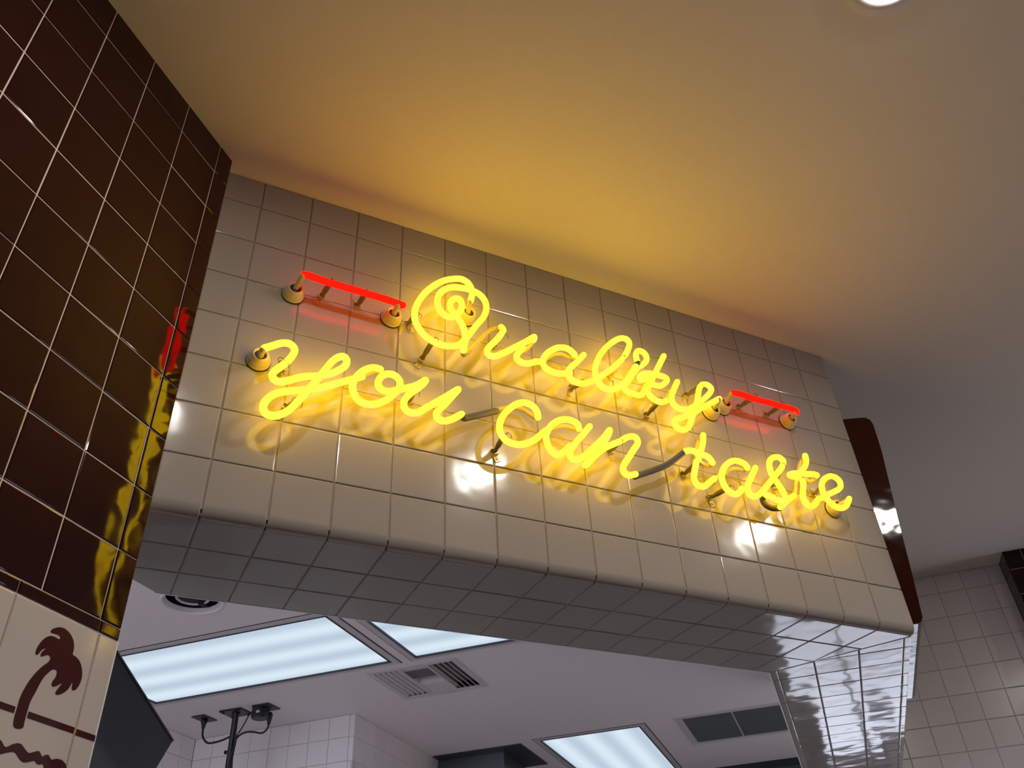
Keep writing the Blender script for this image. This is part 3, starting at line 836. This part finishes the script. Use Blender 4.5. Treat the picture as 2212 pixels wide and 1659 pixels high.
PALM = [(-1.956, -4.54), (-1.972, -4.506), (-1.982, -4.442), (-1.982, -4.345), (-1.982, -4.247), (-1.966, -4.154), (-1.93, -4.043), (-1.878, -3.936), (-1.808, -3.832), (-1.739, -3.757), (-1.724, -3.715), (-1.737, -3.688), (-1.78, -3.685), (-1.826, -3.711), (-1.858, -3.73), (-1.875, -3.711), (-1.863, -3.67), (-1.835, -3.634), (-1.85, -3.631), (-1.881, -3.66), (-1.901, -3.698), (-1.918, -3.725), (-1.942, -3.733), (-1.955, -3.7), (-1.949, -3.645), (-1.921, -3.572), (-1.876, -3.508), (-1.82, -3.467), (-1.753, -3.455), (-1.693, -3.46), (-1.665, -3.45), (-1.673, -3.427), (-1.709, -3.417), (-1.766, -3.421), (-1.814, -3.426), (-1.829, -3.407), (-1.805, -3.374), (-1.753, -3.339), (-1.689, -3.316), (-1.614, -3.317), (-1.546, -3.339), (-1.488, -3.375), (-1.44, -3.431), (-1.418, -3.502), (-1.412, -3.561), (-1.356, -3.571), (-1.294, -3.595), (-1.238, -3.644), (-1.199, -3.709), (-1.181, -3.78), (-1.187, -3.847), (-1.21, -3.908), (-1.242, -3.943), (-1.28, -3.951), (-1.295, -3.921), (-1.301, -3.875), (-1.316, -3.883), (-1.325, -3.919), (-1.356, -3.976), (-1.409, -4.028), (-1.468, -4.063), (-1.507, -4.065), (-1.513, -4.036), (-1.489, -3.987), (-1.46, -3.929), (-1.48, -3.934), (-1.517, -3.969), (-1.564, -3.995), (-1.598, -3.988), (-1.603, -3.947), (-1.579, -3.898), (-1.57, -3.848), (-1.588, -3.811), (-1.627, -3.809), (-1.662, -3.829), (-1.696, -3.87), (-1.741, -3.936), (-1.774, -4.028), (-1.795, -4.116), (-1.822, -4.203), (-1.833, -4.276), (-1.833, -4.345), (-1.833, -4.413), (-1.83, -4.47), (-1.825, -4.508), (-1.838, -4.532), (-1.876, -4.549), (-1.926, -4.553)]
WAVE = [(-2.145, -4.716), (-2.074, -4.713), (-2.036, -4.732), (-2.0, -4.76), (-1.958, -4.756), (-1.91, -4.721), (-1.845, -4.693), (-1.782, -4.692), (-1.716, -4.729), (-1.654, -4.753), (-1.597, -4.731), (-1.528, -4.705), (-1.487, -4.726), (-1.458, -4.749), (-1.426, -4.727), (-1.376, -4.714), (-1.34, -4.738), (-1.308, -4.75), (-1.247, -4.727), (-1.164, -4.724), (-1.098, -4.75), (-1.069, -4.783), (-1.058, -4.829), (-1.205, -4.877), (-1.339, -4.885), (-1.39, -4.857), (-1.415, -4.825), (-1.489, -4.84), (-1.546, -4.815), (-1.609, -4.837), (-1.691, -4.859), (-1.765, -4.833), (-1.831, -4.792), (-1.892, -4.796), (-1.957, -4.82), (-2.02, -4.847), (-2.088, -4.857)]


print_on(palm_tile, 'palm_print', round_poly(PALM))
print_on(palm_tile, 'wave_print', round_poly(WAVE))
print_on(palm_tile, 'bar_print', rect(-2.437, -2.005, -4.413, -4.343))
print_on(palm_tile, 'bar_print', rect(-1.812, -1.092, -4.413, -4.343))
print_on(side_tile, 'bar_print', rect(-1.052, -0.735, -4.42, -4.35))
bm = bmesh.new()
add_box_de(bm, -0.735, -0.712, LE - 0.4, LE - 0.004, -7, -3.165)
obj('edge_strip', bm, M['edge_trim'], wall_left)

# --- right white wall and the brown pier standing in front of it
RD = 27.67
bm = bmesh.new()
add_box_de(bm, RD + 0.02, RD + 1.5, 10.4, 17.5, -3.0, ZC)
add_box_de(bm, RD + 0.03, RD + 1.5, 17.5, 30, ZF, ZC)
wall_right = structure('wall_right', bm, M['grout_kitchen'])
RO = DE(RD, 0, 0)
for n_ in range(8):
    e0 = 10.15 + n_
    e1 = e0 + 1 if n_ < 7 else 17.6
    lay_tile(wall_right, rect(max(e0, 10.45), e1, 6, ZC), RO, EA, ZA, M['tile_kitchen'], gap=0.02)
    for j in range(9):
        lay_tile(wall_right, rect(max(e0, 10.45), e1, 5 - j, 6 - j), RO, EA, ZA, M['tile_kitchen'], gap=0.02)
PD, PE = 26.42, 16.69
bm = bmesh.new()
add_box_de(bm, PD + 0.022, RD, PE + 0.022, 22, ZF, ZC)
wall_pier = structure('wall_pier', bm, M['grout_light'])
PO = DE(PD, 0, 0)
PS = DE(0, PE, 0)
for j in range(9):
    z0, z1 = (6, ZC) if j == 0 else (6 - j, 7 - j)
    for a, b in ((PE, 17.34), (17.34, 18.34), (18.34, 19.34)):
        lay_tile(wall_pier, rect(a, b, z0, z1), PO, EA, ZA, M['tile_brown'])
    # side face looks towards -E: u = -D, v = Z
    for a, b in ((-27.42, -PD), (-27.67, -27.42)):
        lay_tile(wall_pier, rect(a, b, z0, z1), PS, -DA, ZA, M['tile_brown'])

# --- kitchen walls
KD = 24.80
bm = bmesh.new()
add_box_de(bm, -4, KD, -20, -19.03, ZF, ZK)
wall_kl = structure('wall_back_left', bm, M['grout_kitchen'])
bm = bmesh.new()
add_box_de(bm, KD + 0.03, 46, -20, -10.83, ZF, ZK)
wall_kb = structure('wall_back', bm, M['grout_kitchen'])
bm = bmesh.new()
add_box_de(bm, 46.0, 47, -10.83, 7.2, ZF, ZK)
add_box_de(bm, 46.0, 47, 8.4, 20, -6.5, ZK)
add_box_de(bm, 46.0, 47, 7.2, 20, ZF, -15.5)
structure('wall_back_far', bm, M['far_paint'])
bm = bmesh.new()
add_box_de(bm, 46.1, 46.6, 7.2, 8.4, -10.2, ZK)
add_box_de(bm, 46.1, 46.6, 10.6, 10.8, -15.5, -6.5)
add_box_de(bm, 46.1, 46.6, 8.4, 20, -11.6, -11.4)
add_box_de(bm, 46.1, 46.6, 11.2, 12.6, -9.2, -8.1)
structure('reflected_bars_1', bm, M['brown_panel'])  # unseen bars and blocks, added to shape the reflection in the arm soffit
KO = DE(KD, 0, 0)
for j in range(4):
    z1 = ZK if j == 0 else ZK - 0.93 - (j - 1) * 0.985
    z0 = ZK - 0.93 - j * 0.985
    cuts = [-19.0] + [-18.01 + n_ * 0.9965 for n_ in range(8)] + [-10.80]
    for a, b in zip(cuts, cuts[1:]):
        lay_tile(wall_kb, rect(a, b, z0, z1), KO, EA, ZA, M['tile_kitchen'], gap=0.02)
    # return face towards +E: u = D, v = Z
    for n_ in range(10):
        lay_tile(wall_kb, rect(KD + n_, KD + n_ + 1, z0, z1), DE(0, -10.80, 0), DA, ZA, M['tile_kitchen'], gap=0.008)
    for n_ in range(6):
        lay_tile(wall_kl, rect(23.9 - n_ * 1.0 - (0 if n_ else 0), 24.8 if n_ == 0 else 24.9 - n_, z0, z1), DE(0, -19.0, 0), DA, ZA, M['tile_kitchen'], gap=0.02)
bm = bmesh.new()
zg = ZK - 1.915
add_box_de(bm, KD - 0.025, KD + 0.3, -10.86, -10.775, zg - 6, zg)
obj('corner_guard', bm, M['white_metal'], wall_kb)


# ------------------------------------------------------------------ neon
RT = 0.063
things = {}
LAB = {'upper': 'yellow neon script reading Quality, the upper line on the white tiles',
       'lower': 'yellow neon script reading you can taste, the lower line on the white tiles',
       'red_left': 'straight red neon bar left of the word Quality',
       'red_right': 'short red neon bar right of the word Quality'}
for k, pos in (('upper', (8.0, 3.6)), ('lower', (7.0, 1.6)), ('red_left', (1.9, 3.9)), ('red_right', (11.9, 3.9))):
    things[k] = empty('neon_sign' if k in ('upper', 'lower') else 'neon_bar', P(pos[0], 0, pos[1]), LAB[k], 'neon sign',
                      None if k in ('upper', 'lower') else 'red neon bars')

for part, script, letter, pts in TUBES:
    path = [P(*q) for q in smooth_path(pts, 4)]
    bm = bmesh.new()
    par = things[script]
    if part == 'tube':
        red = script.startswith('red')
        add_tube(bm, path, (0.070 if red else RT) * T, 10)
        obj('red_tube' if red else 'letter_tube', bm, M['neon_red'] if red else M['neon_yellow'], par,
            None if red else 'glowing tube of the letter ' + letter, smooth=True)
    elif part == 'link':
        add_tube(bm, path, 0.052 * T, 8)
        obj('blocked_tube', bm, M['painted_glass'], par, 'painted over dim glass between strokes', smooth=True)
    else:
        add_tube(bm, path, 0.066 * T, 10)
        obj('tube_sleeve', bm, M['sleeve'], par, 'dark grey sleeve over the glass', smooth=True)

for script, (hx, hz), (tx, ty, tz) in HOUSINGS:
    par = things[script]
    base = P(hx, 0.0, hz)
    ax = Vector((0, -1, 0))
    bm = bmesh.new()
    add_lathe(bm, base, ax, [(r * T * 0.88, h * T) for r, h in
              ((0.235, -0.01), (0.24, 0.02), (0.24, 0.045), (0.222, 0.055), (0.228, 0.075), (0.205, 0.14), (0.172, 0.205), (0.158, 0.235), (0.148, 0.24), (0.128, 0.232), (0.12, 0.1))], 24)
    h = obj('electrode_housing', bm, M['ceramic'], par, smooth=False)
    for p_ in h.data.polygons:
        p_.use_smooth = True
    bm = bmesh.new()
    add_lathe(bm, base + ax * (0.13 * T), ax, [(0.105 * T, 0), (0.107 * T, 0.06 * T)], 20)
    obj('socket', bm, M['black'], h)
    bm = bmesh.new()
    add_lathe(bm, base, ax, [(0.222 * T, -0.005 * T), (0.222 * T, 0.02 * T)], 24)
    obj('dark_rim', bm, M['black'], h)  # black ring stands in for the shadow round the housing foot
    bm = bmesh.new()
    tip = P(tx, ty, tz)
    a = base + ax * (0.12 * T)
    add_tube(bm, [a.lerp(tip, t) for t in (0, 0.35, 0.7, 0.97)], 0.056 * T, 10)
    obj('glass_stub', bm, M['glass_stub'], h, smooth=True)

for n_, (script, (fx, fz), (tx, ty, tz)) in enumerate(SUPPORTS):
    par = things[script]
    foot_, top = P(fx, 0, fz), P(tx, ty, tz)
    ax = Vector((0, -1, 0))
    s_ = bpy.data.objects.new('tube_support', None)
    link(s_, par)
    s_.location = foot_ - par.location
    s_.empty_display_size = 0.02
    # post in two thicknesses
    bm = bmesh.new()
    v = top - foot_
    add_tube(bm, [foot_ + v * 0.1, foot_ + v * 0.5], 0.044 * T, 8, caps=False)
    add_tube(bm, [foot_ + v * 0.42, foot_ + v * 0.9], 0.056 * T, 8, caps=False)
    obj('post', bm, M['support_glass'], s_)
    # foot clip: strap plate on the tile, a lug round the post, a screw
    ang = random.uniform(-0.5, 0.5) + (math.pi if n_ % 3 == 1 else 0)
    dx, dz = math.sin(ang), -math.cos(ang)
    ua = Vector((dx, 0, dz)); va = Vector((-dz, 0, dx))
    bm = bmesh.new()
    c = foot_

    def clipbox(u0, u1, v0, v1, h0, h1):
        add_box8(bm, [c + (ua * a_ + va * b_ + ax * h_) * T for h_ in (h0, h1) for a_, b_ in ((u0, v0), (u1, v0), (u1, v1), (u0, v1))])
    clipbox(-0.05, 0.20, -0.055, 0.055, 0.0, 0.018)
    clipbox(-0.065, -0.045, -0.055, 0.055, 0.0, 0.10)
    clipbox(0.045, 0.065, -0.055, 0.055, 0.0, 0.10)
    add_lathe(bm, c + ua * (0.135 * T), ax, [(0.03 * T, 0.0), (0.03 * T, 0.03 * T), (0.015 * T, 0.036 * T)], 8)
    obj('foot_clip', bm, M['clip'], s_)
    # tie wire looped round the tube with a twisted tail
    bm = bmesh.new()
    tc = P(tx, -0.5, tz)
    best = None
    for part, sc_, let, pts in TUBES:
        if part == 'tube' and sc_ == script:
            for q0, q1 in zip(pts, pts[1:]):
                mid_ = (Vector(q0) + Vector(q1)) / 2
                dd = (P(*mid_) - tc).length
                if best is None or dd < best[0]:
                    best = (dd, (P(*q1) - P(*q0)).normalized())
    tdir = best[1]
    n1 = tdir.cross(Vector((0, 1, 0)))
    n1 = n1.normalized() if n1.length > 1e-3 else Vector((1, 0, 0))
    n2 = tdir.cross(n1)
    loop = [tc + (n1 * math.cos(t) + n2 * math.sin(t)) * (0.078 * T) for t in [i_ / 12 * 2 * math.pi for i_ in range(13)]]
    add_tube(bm, loop, 0.006 * T, 4, caps=False)
    k0 = tc + (n1 * 0.05 + Vector((0, -0.06, 0))) * T
    add_tube(bm, [k0, k0 + Vector((0.05, -0.02, -0.05)) * T, k0 + Vector((0.03 + 0.05 * random.random(), -0.02, -0.14)) * T], 0.006 * T, 4, caps=False)
    obj('tie_wire', bm, M['wire'], s_)

# ------------------------------------------------------------------ kitchen ceiling fixtures
PLAB = ['long bright fluorescent panel beside the brown wall, nearest the left',
        'bright fluorescent panel partly hidden behind the sign bulkhead, right of the long one',
        'bright fluorescent panel far back by the steel hood']
for (d0, d1, e0, e1), lab in zip(PANELS, PLAB):
    c = DE((d0 + d1) / 2, (e0 + e1) / 2, ZK)
    th = empty('ceiling_light', c, lab, 'ceiling light', 'fluorescent kitchen panels')
    bm = bmesh.new()
    hx_, hy_ = (e1 - e0) / 2 * T, (d1 - d0) / 2 * T
    ax_, ay_ = EA, DA
    if hy_ > hx_:       # the tubes run along the long side
        hx_, hy_, ax_, ay_ = hy_, hx_, DA, -EA
    v = [bm.verts.new((sx * hx_, sy * hy_, 0)) for sx, sy in ((-1, -1), (-1, 1), (1, 1), (1, -1))]
    bm.faces.new(v)
    me = bpy.data.meshes.new('lens')
    bm.to_mesh(me); bm.free()
    me.materials.append(M['panel'])
    m_ = Matrix.Identity(4)
    # local x along the tubes, z up; the lens is seen from below
    for i in range(3):
        m_[i][0] = ax_[i]; m_[i][1] = ay_[i]; m_[i][2] = ZA[i]
    m_.translation = Vector((0, 0, 0.02 * T))
    placed('lens', me, m_, th)
    for nm, grow, wdt, z0, z1, mt in (('lip', 0.0, 0.06, -0.05, 0.08, 'frame_dark'), ('frame', 0.06, 0.27, -0.03, 0.05, 'frame_metal'), ('dark_rim', 0.33, 0.045, -0.012, 0.03, 'frame_dark')):
        bm = bmesh.new()
        a0, a1, b0, b1 = d0 - grow, d1 + grow, e0 - grow, e1 + grow
        add_box_de(bm, a0 - wdt, a0, b0 - wdt, b1 + wdt, ZK + z0, ZK + z1)
        add_box_de(bm, a1, a1 + wdt, b0 - wdt, b1 + wdt, ZK + z0, ZK + z1)
        add_box_de(bm, a0, a1, b0 - wdt, b0, ZK + z0, ZK + z1)
        add_box_de(bm, a0, a1, b1, b1 + wdt, ZK + z0, ZK + z1)
        obj(nm, bm, M[mt], th)

# three-way air diffuser
d0, d1, e0, e1 = DIFF
th = empty('air_diffuser', DE((d0 + d1) / 2, (e0 + e1) / 2, ZK), 'white square ceiling air diffuser with curved louvres beside the light panels', 'air vent')
bm = bmesh.new()
g = 0.24
for a in ((d0 - g, d0, e0 - g, e1 + g), (d1, d1 + g, e0 - g, e1 + g), (d0, d1, e0 - g, e0), (d0, d1, e1, e1 + g)):
    add_box_de(bm, *a, ZK - 0.05, ZK + 0.06)
obj('frame', bm, M['white_metal'], th)
bm = bmesh.new()
add_box_de(bm, d0 - 0.02, d1 + 0.02, e0 - 0.02, e1 + 0.02, ZK + 0.75, ZK + 0.8)
for a in ((d0 - 0.04, d0, e0, e1), (d1, d1 + 0.04, e0, e1), (d0, d1, e0 - 0.04, e0), (d0, d1, e1, e1 + 0.04)):
    add_box_de(bm, *a, ZK, ZK + 0.78)
obj('duct', bm, M['black'], th)


def curved_vane(bm, p0, p1, side, k=1.0):
    """thin curved blade from p0 to p1 (d, e), throwing air towards side (d, e)."""
    prof = [(0.0, 0.34), (0.02 * k, 0.18), (0.09 * k, 0.05), (0.20 * k, -0.02)]
    back = [(o - 0.025, h + 0.005) for o, h in prof]
    pr = prof + back[::-1]
    add_prism(bm, [DE(p0[0] + side[0] * o, p0[1] + side[1] * o, ZK + h) for o, h in pr],
              [DE(p1[0] + side[0] * o, p1[1] + side[1] * o, ZK + h) for o, h in pr])


eL, eR = -6.72, -5.52
for i in range(5):
    bm = bmesh.new()
    e = eL - 0.02 - i * 0.225
    curved_vane(bm, (d0 + 0.16, e), (d1 - 0.02, e), (0, -1), 0.5)
    obj('louvre', bm, M['white_metal'], th)
for i in range(5):
    bm = bmesh.new()
    e = eR + 0.02 + i * 0.225
    curved_vane(bm, (d0 + 0.02, e), (d1 - 0.02, e), (0, 1))
    obj('louvre', bm, M['white_metal'], th)
bm = bmesh.new()
add_box_de(bm, d0, d1, eL, eL + 0.06, ZK - 0.02, ZK + 0.4)
add_box_de(bm, d0, d1, eR - 0.06, eR, ZK - 0.02, ZK + 0.4)
add_box_de(bm, d0 + 0.05, d0 + 0.55, eL + 0.06, eR - 0.06, ZK + 0.05, ZK + 0.3)
obj('divider', bm, M['white_metal'], th)
for i in range(4):
    bm = bmesh.new()
    d = d0 + 0.75 + i * 0.22
    curved_vane(bm, (d, eL + 0.06), (d, eR - 0.06), (-1, 0))
    obj('louvre', bm, M['white_metal'], th)
for i in range(6):
    bm = bmesh.new()
    d = d0 + 1.9 + i * 0.22
    curved_vane(bm, (d, eL + 0.06), (d, eR - 0.06), (1, 0), 0.85)
    obj('louvre', bm, M['white_metal'], th)

# return air grille
d0, d1, e0, e1 = GRILLE
th = empty('return_grille', DE((d0 + d1) / 2, (e0 + e1) / 2, ZK), 'dark grey rectangular return air grille in the kitchen ceiling', 'air vent')
bm = bmesh.new()
g = 0.36
for a in ((d0 - g, d0, e0 - g, e1 + g), (d1, d1 + g, e0 - g, e1 + g), (d0, d1, e0 - g, e0), (d0, d1, e1, e1 + g)):
    add_box_de(bm, *a, ZK - 0.025, ZK + 0.05)
obj('frame', bm, M['white_metal'], th)
em = (e0 + e1) / 2
bm = bmesh.new()
add_box_de(bm, d0, d1, em - 0.03, em + 0.03, ZK - 0.03, ZK + 0.1)
obj('divider', bm, M['white_metal'], th)
for a, b in ((e0, em - 0.03), (em + 0.03, e1)):
    bm = bmesh.new()
    n = 44
    for i in range(n):
        d = d0 + (d1 - d0) * (i + 0.5) / n
        add_box_de(bm, d - 0.028, d + 0.028, a, b, ZK - 0.015, ZK + 0.02)
    o = obj('grille_blades', bm, M['grille'], th)
    o['kind'] = 'stuff'
bm = bmesh.new()
add_box_de(bm, d0, d1, e0, e1, ZK + 0.06, ZK + 0.1)
obj('backing', bm, M['grille'], th)
bm = bmesh.new()
add_lathe(bm, DE(d1 - 0.75, em + 0.2, ZK - 0.01), (0, 0, -1), [(0.05 * T, -0.02 * T), (0.05 * T, 0.03 * T)], 10)
obj('latch', bm, M['black'], th)

# round fixture
cd, ce, cr = CAN
c = DE(cd, ce, ZK)
th = empty('round_downlight', c, 'unlit round chrome ringed downlight under the left end of the bulkhead', 'ceiling light')
bm = bmesh.new()
add_lathe(bm, c, (0, 0, -1), [(a * T, b * T) for a, b in ((cr - 0.06, -0.1), (cr - 0.07, 0.02), (cr - 0.02, 0.04), (cr + 0.02, 0.03), (cr + 0.035, 0.0), (cr + 0.01, -0.01))], 40, closed=False)
obj('trim_ring', bm, M['edge_trim'], th, smooth=True)
bm = bmesh.new()
add_lathe(bm, c, (0, 0, 1), [(a * T, b * T) for a, b in ((cr - 0.06, 0.0), (cr - 0.14, 0.14))], 40, closed=False)
obj('reflector_rim', bm, M['frame_metal'], th, smooth=True)
bm = bmesh.new()
add_lathe(bm, c, (0, 0, 1), [(a * T, b * T) for a, b in ((cr - 0.14, 0.14), (cr - 0.20, 0.45), (cr - 0.18, 0.6))], 40, closed=False)
obj('reflector', bm, M['black_gloss'], th, smooth=True)
bm = bmesh.new()
add_lathe(bm, c, (0, 0, 1), [(a * T, b * T) for a, b in ((cr - 0.1, 0.6), (cr - 0.1, 0.64))], 32)
obj('housing_top', bm, M['black'], th)
bm = bmesh.new()
add_lathe(bm, c, (0, 0, 1), [(a * T, b * T) for a, b in ((0.50, 0.16), (0.54, 0.12), (0.50, 0.09), (0.46, 0.16))], 32, closed=False)
obj('inner_ring', bm, M['frame_metal'], th, smooth=True)
bm = bmesh.new()
add_lathe(bm, c, (0, 0, 1), [(a * T, b * T) for a, b in ((0.48, 0.15), (0.42, 0.2), (0.2, 0.3))], 32)
add_box_de(bm, cd + 0.40, cd + 0.72, ce - 0.09, ce + 0.09, ZK + 0.08, ZK + 0.18)
obj('dark_lamp', bm, M['black'], th)

# ------------------------------------------------------------------ dining downlights
DLAB = ['lit white recessed downlight cut by the top edge of the picture, right of centre',
        'lit white recessed downlight over the dining side, right of the one in view',
        'lit white recessed downlight over the dining side, left of the one in view',
        'added downlight out of view, farthest right of the row, brightening the right white wall']
for (x, y), lab in zip(DOWNLIGHTS, DLAB):
    c = P(x, y, ZC)
    th = empty('downlight', c, lab, 'ceiling light', 'dining ceiling downlights')
    bm = bmesh.new()
    add_lathe(bm, c, (0, 0, -1), [(a * T, b * T) for a, b in ((DL_R - 0.04, -0.1), (DL_R - 0.04, 0.02), (DL_R + 0.02, 0.04), (DL_R + 0.24, 0.03), (DL_R + 0.26, 0.0))], 40, closed=False)
    obj('trim_ring', bm, M['white_metal'], th, smooth=True)
    bm = bmesh.new()
    add_lathe(bm, c, (0, 0, 1), [((DL_R - 0.02) * T, 0.06 * T), ((DL_R - 0.03) * T, -0.01 * T), ((DL_R - 0.14) * T, -0.05 * T), (0.15 * T, -0.075 * T)], 40)
    obj('lens', bm, M['downlight'], th)

# ------------------------------------------------------------------ pole, plates and cables
c = DE(22.14, -15.05, ZK)
th = empty('ceiling_pole', c, 'black iron ceiling pole on a square base plate behind the left opening', 'pole')
bm = bmesh.new()
add_box_de(bm, 21.70, 22.62, -15.60, -14.55, ZK - 0.07, ZK)
obj('base_plate', bm, M['iron'], th)
for dd, ee in ((21.82, -15.47), (22.5, -15.47), (21.82, -14.68), (22.5, -14.68)):
    bm = bmesh.new()
    add_lathe(bm, DE(dd, ee, ZK - 0.07), (0, 0, -1), [(0.05 * T, 0), (0.05 * T, 0.05 * T)], 6)
    obj('bolt', bm, M['black'], th)
bm = bmesh.new()
add_lathe(bm, c, (0, 0, -1), [(0.20 * T, 0.06 * T), (0.14 * T, 0.12 * T), (0.13 * T, 0.16 * T), (0.13 * T, 8 * T)], 16)
obj('pole', bm, M['iron'], th, smooth=True)
bm = bmesh.new()
add_lathe(bm, c + EA * (-0.12 * T) + ZA * (-1.62 * T), -EA, [(0.05 * T, 0), (0.05 * T, 0.08 * T), (0.08 * T, 0.09 * T), (0.08 * T, 0.15 * T)], 10)
obj('knob', bm, M['iron'], th)
bm = bmesh.new()
cz = [-1.0, -1.4, -1.9, -2.4, -3.0, -4.5]
add_tube(bm, smooth_path([c + EA * ((0.15 + 0.05 * math.sin(i * 2.1)) * T) + DA * (-0.08 * T) + ZA * (z * T) for i, z in enumerate(cz)]), 0.035 * T, 6)
add_tube(bm, smooth_path([c + EA * ((0.20 + 0.04 * math.cos(i * 1.7)) * T) + DA * (-0.02 * T) + ZA * (z * T) for i, z in enumerate(cz)]), 0.025 * T, 6)
obj('cable_bundle', bm, M['cable'], th, smooth=True)

sp = DE(22.25, -16.70, ZK)
th = empty('outlet_plate', sp, 'small grey square ceiling outlet plate left of the black pole', 'outlet')
bm = bmesh.new()
add_box_de(bm, 21.80, 22.72, -17.05, -16.40, ZK - 0.05, ZK)
obj('plate', bm, M['dark_metal'], th)
bm = bmesh.new()
add_lathe(bm, DE(22.25, -16.70, ZK), (0, 0, -1), [(0.14 * T, 0.04 * T), (0.13 * T, 0.2 * T), (0.09 * T, 0.3 * T), (0.07 * T, 0.45 * T)], 12)
obj('plug', bm, M['cable'], th, smooth=True)
bx = DE(22.15, -13.7, ZK)
th = empty('outlet_box', bx, 'black ceiling outlet box with plug right of the black pole', 'outlet')
bm = bmesh.new()
add_box_de(bm, 21.70, 22.62, -14.0, -13.20, ZK - 0.05, ZK)
obj('plate', bm, M['dark_metal'], th)
bm = bmesh.new()
add_lathe(bm, DE(22.12, -13.82, ZK), (0, 0, -1), [(0.36 * T, 0.04 * T), (0.37 * T, 0.40 * T), (0.33 * T, 0.48 * T)], 18)
obj('box', bm, M['iron'], th, smooth=False)
bm = bmesh.new()
q = DE(22.42, -13.55, ZK - 0.28)
add_tube(bm, [q, q + ZA * (-0.14 * T), q + ZA * (-0.34 * T)], 0.1 * T, 8, radii=[0.13 * T, 0.11 * T, 0.075 * T])
obj('plug', bm, M['cable'], th, smooth=True)
bm = bmesh.new()
add_box_de(bm, 21.742, 21.76, -13.78, -13.62, ZK - 0.33, ZK - 0.24)
obj('sticker', bm, M['white_metal'], th, 'small white sticker')

bm = bmesh.new()
pts = [DE(22.25, -16.70, ZK - 0.42), DE(22.25, -16.66, ZK - 0.75), DE(22.22, -16.35, ZK - 1.08), DE(22.2, -15.9, ZK - 1.12), DE(22.18, -15.45, ZK - 1.06), DE(22.16, -15.15, ZK - 0.98)]
o = obj('power_cable', (add_tube(bm, smooth_path(pts), 0.045 * T, 8), bm)[1], M['cable'], None, smooth=True)
tag(o, 'black cable looping from the small plate to the left side of the pole', 'cable', 'pole cables')
bm = bmesh.new()
pts = [DE(22.42, -13.55, ZK - 0.60), DE(22.42, -13.58, ZK - 0.82), DE(22.40, -13.80, ZK - 0.98), DE(22.36, -14.2, ZK - 0.90), DE(22.3, -14.55, ZK - 0.88), DE(22.22, -14.8, ZK - 1.0), DE(22.18, -14.88, ZK - 1.12)]
o = obj('power_cable', (add_tube(bm, smooth_path(pts), 0.042 * T, 8), bm)[1], M['cable'], None, smooth=True)
tag(o, 'black cable sagging from the outlet box plug to the right side of the pole', 'cable', 'pole cables')
bm = bmesh.new()
pts = [DE(22.12, -14.16, ZK - 0.12), DE(22.14, -14.35, ZK - 0.20), DE(22.2, -14.6, ZK - 0.55), DE(22.05, -14.72, ZK - 0.95), DE(22.02, -14.82, ZK - 1.1)]
o = obj('power_cable', (add_tube(bm, smooth_path(pts), 0.026 * T, 6), bm)[1], M['cable'], None, smooth=True)
tag(o, 'thin black wire dropping steeply from the outlet box to the pole', 'cable', 'pole cables')

# ------------------------------------------------------------------ hoods and the dark panel
th = empty('exhaust_hood', DE(35.2, -8.8, ZK), 'stainless steel exhaust hood under a dark ceiling plate at the back', 'hood')
bm = bmesh.new()
add_box_de(bm, 33.0, 37.46, -10.70, -5.93, ZK - 0.06, ZK)
obj('ceiling_plate', bm, M['dark_metal'], th)
bm = bmesh.new()
add_box_de(bm, 33.85, 37.3, -10.70, -7.14, ZK - 0.95, ZK - 0.05)
obj('upper_band', bm, M['steel'], th)
bm = bmesh.new()
add_box_de(bm, 33.80, 37.35, -10.70, -7.10, ZK - 1.08, ZK - 0.95)
obj('lip', bm, M['chrome'], th)
bm = bmesh.new()
add_box_de(bm, 33.88, 37.3, -10.70, -7.16, ZK - 5, ZK - 1.08)
obj('body', bm, M['steel'], th)

th = empty('steel_cabinet', DE(44.5, 5, ZK), 'dark teal steel cabinet against the ceiling at the far back right', 'cabinet')
bm = bmesh.new()
add_box_de(bm, 43.5, 45.9, -0.3, 12.0, ZK - 0.35, ZK)
obj('top_rail', bm, M['black'], th)
bm = bmesh.new()
add_box_de(bm, 43.58, 45.9, -0.3, 12.0, ZK - 7, ZK - 0.35)
obj('body', bm, M['teal_metal'], th)
for e in (1.5, 3.7, 5.9):
    bm = bmesh.new()
    add_lathe(bm, DE(43.58, e, ZK - 0.75), -DA, [(0.12 * T, 0), (0.12 * T, 0.1 * T), (0.06 * T, 0.14 * T)], 10)
    obj('knob', bm, M['black'], th)

# tilted dark panel parallel to the left wall
pc = (3.449, -3.150)
u_ = Vector((-1.732, 0.977)).normalized(); v_ = Vector((-0.5, -0.854))
v_ = (v_ - u_ * v_.dot(u_)).normalized()


def PQ(a, b, e):
    d = pc[0] + u_.x * a + v_.x * b; z = pc[1] + u_.y * a + v_.y * b
    return DE(d, e, z)


th = empty('metal_panel', PQ(2.5, 1.5, -2.7), 'dark grey tilted flat metal panel behind the palm tile wall end', 'panel')
bm = bmesh.new()
add_prism(bm, [PQ(a, b, -2.60) for a, b in ((0, 0), (5, 0), (5, 4), (0, 4))], [PQ(a, b, -2.95) for a, b in ((0, 0), (5, 0), (5, 4), (0, 4))])
obj('sheet', bm, M['dark_metal'], th)
bm = bmesh.new()
add_prism(bm, [PQ(a, b, -2.58) for a, b in ((0, -0.03), (5, -0.03), (5, 0), (0, 0))], [PQ(a, b, -2.95) for a, b in ((0, -0.03), (5, -0.03), (5, 0), (0, 0))])
obj('edge', bm, M['steel'], th, 'thin bright metal edge')
